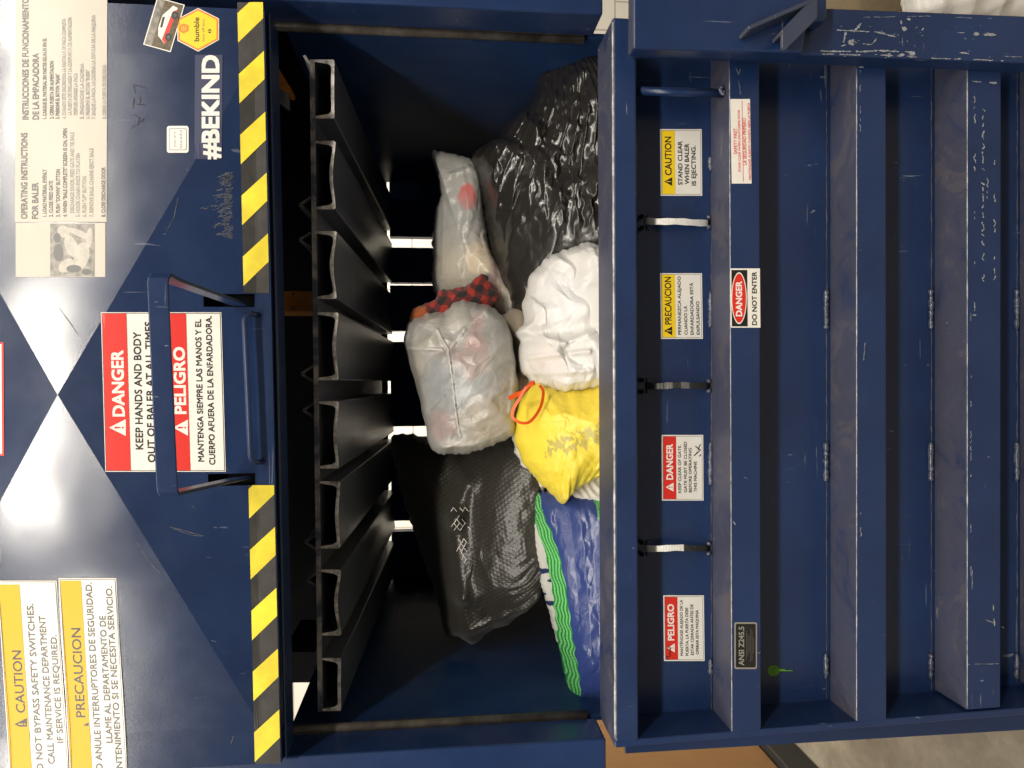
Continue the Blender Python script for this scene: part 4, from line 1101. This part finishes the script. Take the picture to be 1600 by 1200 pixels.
big_grey = make_bag('plastic_bag', [(631, 522), (650, 497), (692, 484), (716, 470), (745, 470), (776, 487), (792, 505), (801, 540), (808, 590), (809, 640), (801, 680), (777, 692), (756, 699), (735, 707), (692, 709), (671, 697), (664, 660), (655, 620), (640, 570)],
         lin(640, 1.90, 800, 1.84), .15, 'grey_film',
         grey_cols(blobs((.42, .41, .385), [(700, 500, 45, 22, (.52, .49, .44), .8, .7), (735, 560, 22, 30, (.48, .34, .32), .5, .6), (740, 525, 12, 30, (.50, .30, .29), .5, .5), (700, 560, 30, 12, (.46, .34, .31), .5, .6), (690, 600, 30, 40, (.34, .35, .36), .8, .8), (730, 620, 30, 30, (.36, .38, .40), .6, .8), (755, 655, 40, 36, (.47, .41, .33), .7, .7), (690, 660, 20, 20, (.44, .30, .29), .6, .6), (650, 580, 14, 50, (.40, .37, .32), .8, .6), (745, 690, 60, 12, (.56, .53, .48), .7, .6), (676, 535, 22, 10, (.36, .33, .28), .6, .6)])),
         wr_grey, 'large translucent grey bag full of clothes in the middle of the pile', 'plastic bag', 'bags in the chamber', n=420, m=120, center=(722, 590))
# white bag
def wr_white(p):
    q = warp(p, 3, 50, 33)
    h = .052 * facets(q, 46, 41, (.75, 1.9), -.5) + .017 * facets(q, 19, 42, (.7, 2.0), -.45) + .0025 * facets(p, 8, 43, (.8, 1.5), .5)
    kn = np.exp(-((p[:, 1] - 520 + (p[:, 0] - 870) * .12) / 16) ** 2)
    h += -.026 * kn + .012 * seg_ridge(p, (808, 520), (870, 540), 4) + .010 * seg_ridge(p, (870, 540), (945, 508), 4) + .008 * seg_ridge(p, (822, 560), (905, 552), 4) + .006 * seg_ridge(p, (830, 585), (910, 580), 4)
    h += .008 * seg_ridge(p, (915, 395), (928, 500), 5)
    return h
make_bag('plastic_bag', [(823, 455), (831, 425), (860, 401), (890, 387), (920, 381), (950, 385), (985, 420), (985, 600), (938, 606), (920, 608), (880, 615), (850, 608), (822, 590), (809, 562), (813, 536), (805, 520), (819, 505), (816, 480)],
         lin(810, 1.79, 940, 1.70), .075, 'white_film', blobs((.66, .64, .61), [(868, 470, 30, 40, (.74, .74, .76), .5, .9), (845, 560, 20, 20, (.78, .70, .66), .5, .8)]), wr_white, 'white knotted bag between the black bag and yellow bag', 'plastic bag', 'bags in the chamber', n=420, m=120, center=(885, 500))
# yellow bag
def yel(p):
    f = blobs((.83, .65, .06), [(870, 770, 30, 14, (.80, .60, .05), .5, .8), (880, 640, 60, 20, (.88, .66, .06), .5, .9)])(p)
    q = warp(p, 2, 14, 4)
    band = np.abs((q[:, 0] - 890) * .30 + (q[:, 1] - 681) * 1.0)
    on = (band < 15) & (p[:, 0] > 842) & (p[:, 0] < 1000)
    r = np.random.RandomState(2); stripe = (facets(q, 8, 7, (.7, 1.3), .4) > .42) & (facets(q, 5, 17, (1.2, .7), .4) > .3)
    k = np.where(on & stripe, .62, 0.0)[:, None] * np.clip((16 - band) / 6, 0, 1)[:, None]
    f = f * (1 - k) + np.array((.28, .25, .10)) * k
    hem = np.clip(1 - np.abs(p[:, 1] - (768 - (p[:, 0] - 880) * .42)) / 7, 0, 1)[:, None] * .35
    return f * (1 - hem) + np.array((.62, .52, .16)) * hem
def wr_yel(p):
    q = warp(p, 2, 40, 51)
    low = np.clip((p[:, 1] - 690) / 50, 0, 1)
    ang = np.arctan2(p[:, 0] - 872, 800 - p[:, 1])
    pleat = np.abs(((ang * 6 + .5 * np.sin(p[:, 1] / 22) + .35 * np.sin(p[:, 0] / 9 + p[:, 1] / 31)) % 1) - .5) * 2 * (.4 + .6 * np.sin(p[:, 0] / 17) ** 2)
    return .012 * facets(q, 42, 52, (1.7, .7), .3) + .006 * facets(q, 19, 53, (1.7, .7), .3) + .002 * facets(p, 8, 54) + .006 * low * pleat + .005 * seg_ridge(p, (872, 775), (930, 735), 4)
make_bag('plastic_bag', [(838, 600), (870, 606), (920, 604), (985, 590), (1000, 720), (940, 742), (905, 760), (884, 777), (873, 784), (856, 766), (831, 742), (815, 716), (805, 690), (803, 660), (808, 630), (822, 612)],
         lin(805, 1.78, 940, 1.71), .11, 'yellow_film', yel, wr_yel, 'bright yellow bag with faded grey print and orange drawstring', 'plastic bag', 'bags in the chamber', n=420, m=120, center=(885, 680))
# the orange drawstring of the yellow bag
yellow = [o for o in COL.objects if o.get('label', '').startswith('bright yellow')][0]
def ribbon(b, pts, wpx, d, mat, thick=.002):
    n = len(pts); Ls, Rs = [], []
    for i in range(n):
        a_, c_ = pts[max(i - 1, 0)], pts[min(i + 1, n - 1)]; v = Vector((c_[0] - a_[0], c_[1] - a_[1])).normalized(); nn = Vector((-v.y, v.x)) * (wpx[i] if isinstance(wpx, list) else wpx) / 2
        dd = d[i] if isinstance(d, list) else d
        Ls.append(P(pts[i][0] + nn.x, pts[i][1] + nn.y, dd)); Rs.append(P(pts[i][0] - nn.x, pts[i][1] - nn.y, dd - .003))
    for i in range(n - 1):
        qd = [Ls[i], Ls[i + 1], Rs[i + 1], Rs[i]]; b.hexa(qd, [p + Vector((0, thick, 0)) for p in qd], mat)
def spl(pts, n=8):
    out = []
    p = [pts[0]] + list(pts) + [pts[-1]]
    for i in range(1, len(p) - 2):
        p0, p1, p2, p3 = map(np.array, (p[i - 1], p[i], p[i + 1], p[i + 2]))
        for t in np.linspace(0, 1, n, endpoint=False):
            out.append(tuple(.5 * ((2 * p1) + (-p0 + p2) * t + (2 * p0 - 5 * p1 + 4 * p2 - p3) * t * t + (-p0 + 3 * p1 - 3 * p2 + p3) * t ** 3)))
    out.append(tuple(pts[-1])); return out
simple('orange_band', (.80, .10, .008), .42, nz=.15, nscale=60)
b = MB()
ribbon(b, spl([(795, 623), (806, 617), (818, 612), (830, 600), (836, 598)]), 7, 1.655, 'orange_band')
ribbon(b, spl([(834, 600), (822, 606), (812, 622), (802, 640), (801, 652), (812, 660), (826, 660), (838, 648), (846, 632), (849, 612), (843, 602)]), [4.5] * 81, 1.650, 'orange_band')
b.build('drawstring', yellow)
# black netted bag
def netcol(p):
    return np.tile(np.array((.030, .026, .020)), (len(p), 1))
def wr_net(p):
    q = warp(p, 5, 90, 61)
    edge = .030 * seg_ridge(p, (725, 745), (706, 790), 14) + .036 * seg_ridge(p, (706, 790), (716, 900), 15) + .030 * seg_ridge(p, (716, 900), (728, 980), 13)
    h = .026 * facets(q, 60, 62) + .007 * facets(warp(p, 3, 30, 6), 22, 63) + .010 * seg_ridge(p, (740, 960), (830, 925), 8)
    pk = np.exp(-(((p[:, 0] - 830) / 30) ** 2 + ((p[:, 1] - 900) / 40) ** 2)); h += pk * .014 * tri(p, 15, 1.2, 8, 1.5)
    return h + edge
make_bag('net_bag', [(611, 684), (650, 680), (690, 690), (740, 690), (800, 672), (840, 700), (850, 760), (850, 850), (848, 910), (836, 937), (800, 966), (762, 985), (737, 1001), (716, 993), (696, 986), (689, 960), (672, 900), (650, 840), (634, 790), (618, 730)],
         lin(615, 2.22, 840, 1.90), .16, 'net_bag', netcol, wr_net, 'dark quilted net bag slumped beside the blue and green tote', 'net bag', 'bags in the chamber', n=420, m=120, center=(740, 830))
net = [o for o in COL.objects if o.name == 'net_bag'][0]
b = MB()
def strands(rows, cols_, ox, oy, dx, dy, skew, keep, seed):
    r = random.Random(seed)
    for i in range(rows):
        for j in range(cols_):
            if r.random() > keep: continue
            x, y = ox + j * dx + (i % 2) * dx / 2 + r.uniform(-.6, .6), oy + i * dy + r.uniform(-.6, .6)
            for sx in (-.5, .5):
                if r.random() < .75:
                    NETL.append(((x, y), (x + sx * dx + skew, y + dy)))
NETL = []
strands(6, 3, 709, 793, 9, 6, .6, .75, 4); strands(6, 2, 716, 842, 8, 6.5, 1.4, .75, 9)
from mathutils.bvhtree import BVHTree
bv = BVHTree.FromPolygons([v.co for v in net.data.vertices], [tuple(f.vertices) for f in net.data.polygons])
camp = Vector((0, 0, CAMZ))
def hit(x, y):
    dr = (P(x, y, 2.0) - camp).normalized(); h_ = bv.ray_cast(camp, dr); return h_[0] - Vector((0, .001, 0)) if h_[0] is not None else P(x, y, 1.9)
for a_, c_ in NETL:
    b.tube([hit(a_[0] + (c_[0] - a_[0]) * f, a_[1] + (c_[1] - a_[1]) * f) for f in (0, .33, .67, 1)], .00095, 'strap_white', 5)
b.build('torn_netting', net, label='pale torn strands of netting')
# tote: blue face, green ribbons and a pale side
def tote_edge(y):   # picture x of the seam between ribbon and blue face
    return np.interp(y, [765, 795, 850, 900, 950, 1000, 1050, 1075, 1100], [838, 843, 863, 873, 880, 888, 897, 899, 893])
def totecol(p):
    q = warp(p, .5, 26, 71)
    e = tote_edge(q[:, 1]); t = e - q[:, 0]        # positive: left of the seam
    out = np.tile(np.array((.032, .055, .20)), (len(p), 1))
    zig = .8 * np.abs(((p[:, 1] / 3.2) % 1) - .5) * 2
    k = ((t + zig + 1.2 * np.sin(p[:, 1] / 9 + .4 * np.sin(p[:, 1] / 23))) / 4.0) % 1
    green = np.where((k < .5)[:, None], np.array((.018, .24, .045)), np.array((.20, .58, .20)))
    out = np.where((t > -.8)[:, None], green, out)
    wl = np.interp(p[:, 1], [765, 830, 960, 1030, 1050], [13, 17, 17, 20, 60])
    pale = np.tile(np.array((.60, .60, .55)), (len(p), 1))
    ink = (np.sin(p[:, 1] / 7.0) + np.sin(p[:, 1] / 3.1 + p[:, 0] / 4) > .9)
    pale = np.where((ink & (p[:, 1] > 860) & (p[:, 1] < 950))[:, None], np.array((.02, .035, .10)), pale)
    out = np.where((t > wl)[:, None], pale, out)
    right = (q[:, 0] > np.interp(p[:, 1], [760, 780, 860, 880], [918, 923, 936, 960])) 
    out = np.where((right & (p[:, 1] < 900))[:, None], np.where((((p[:, 0] + zig) / 4) % 1 < .5)[:, None], np.array((.03, .25, .06)), np.array((.16, .42, .16))), out)
    return out
def wr_tote(p):
    t = tote_edge(p[:, 1]) - p[:, 0]
    h = -.02 * np.clip(t / 20, 0, 1.5) + .004 * np.clip(1 - np.abs(p[:, 0] - (897 + (p[:, 1] - 800) * .072)) / 14, 0, 1)
    q = warp(p, 3, 40, 77)
    return h + .006 * facets(q, 30, 78, (.6, 2.0), -.1) * (t < 0) + .002 * facets(p, 12, 79, (.8, 1.4))
make_bag('tote_bag', [(836, 780), (846, 768), (862, 764), (906, 764), (930, 772), (985, 800), (990, 1088), (950, 1094), (915, 1092), (892, 1089), (885, 1062), (868, 992), (850, 930), (840, 880), (833, 830)],
         lin(830, 1.82, 940, 1.73), .09, 'woven_film', totecol, wr_tote, 'shiny blue tote bag edged with green striped ribbon', 'tote bag', 'bags in the chamber', n=640, m=150, center=(905, 930), pw=3.0)
make_bag('white_cloth', [(895, 770), (920, 742), (950, 728), (985, 740), (985, 810), (945, 815), (925, 790)], lambda x, y: 1.735, .035, 'cloth', const((.66, .62, .56)), lambda p: .005 * tri(p, 13, -.6, 3, 1.5), 'creased white cloth between the yellow bag and the tote', 'cloth', n=160, m=40)

# ------------------------------------------------------------------ beside the machine
b = MB(); x_ = -1.525
bx = empty('cardboard_box', (-2.1, 2.9, 0)); tag(bx, 'tall plain brown cardboard box on a black pallet beside the baler', 'box')
b.box(-2.7, x_, 2.2, 3.6, .125, 1.16, 'cardboard'); b.build('carton', bx, bevel=.006)
b = MB(); b.box(-2.78, x_ + .035, 2.15, 3.66, 0.004, .12, 'slab_black');  # plain black slab under the box
o = b.build('slab', None, bevel=.005); tag(o, 'black pallet on the concrete under the cardboard box', 'slab')
make_bag('plastic_bag', [(1412, 8), (1420, -10), (1500, -30), (1700, -30), (1720, 40), (1600, 60), (1480, 50), (1425, 30)], lambda x, y: 1.70, .09, 'white_film', blobs((.72, .68, .62), [(1590, 15, 25, 40, (.75, .46, .44), .6, .5)]), lambda p: .012 * tri(p, 40, .2, 3, 1.5), 'white and pink bag on the floor right of the baler', 'plastic bag', n=200, m=50)

b = MB(); b.box(.80, 2.2, 1.75, 2.75, .003, .010, 'dull_brown'); tag(b.build('brown_sheet'), 'flat dull brown sheet lying on the floor right of the baler', 'cardboard')  # thin plain brown sheet over the floor
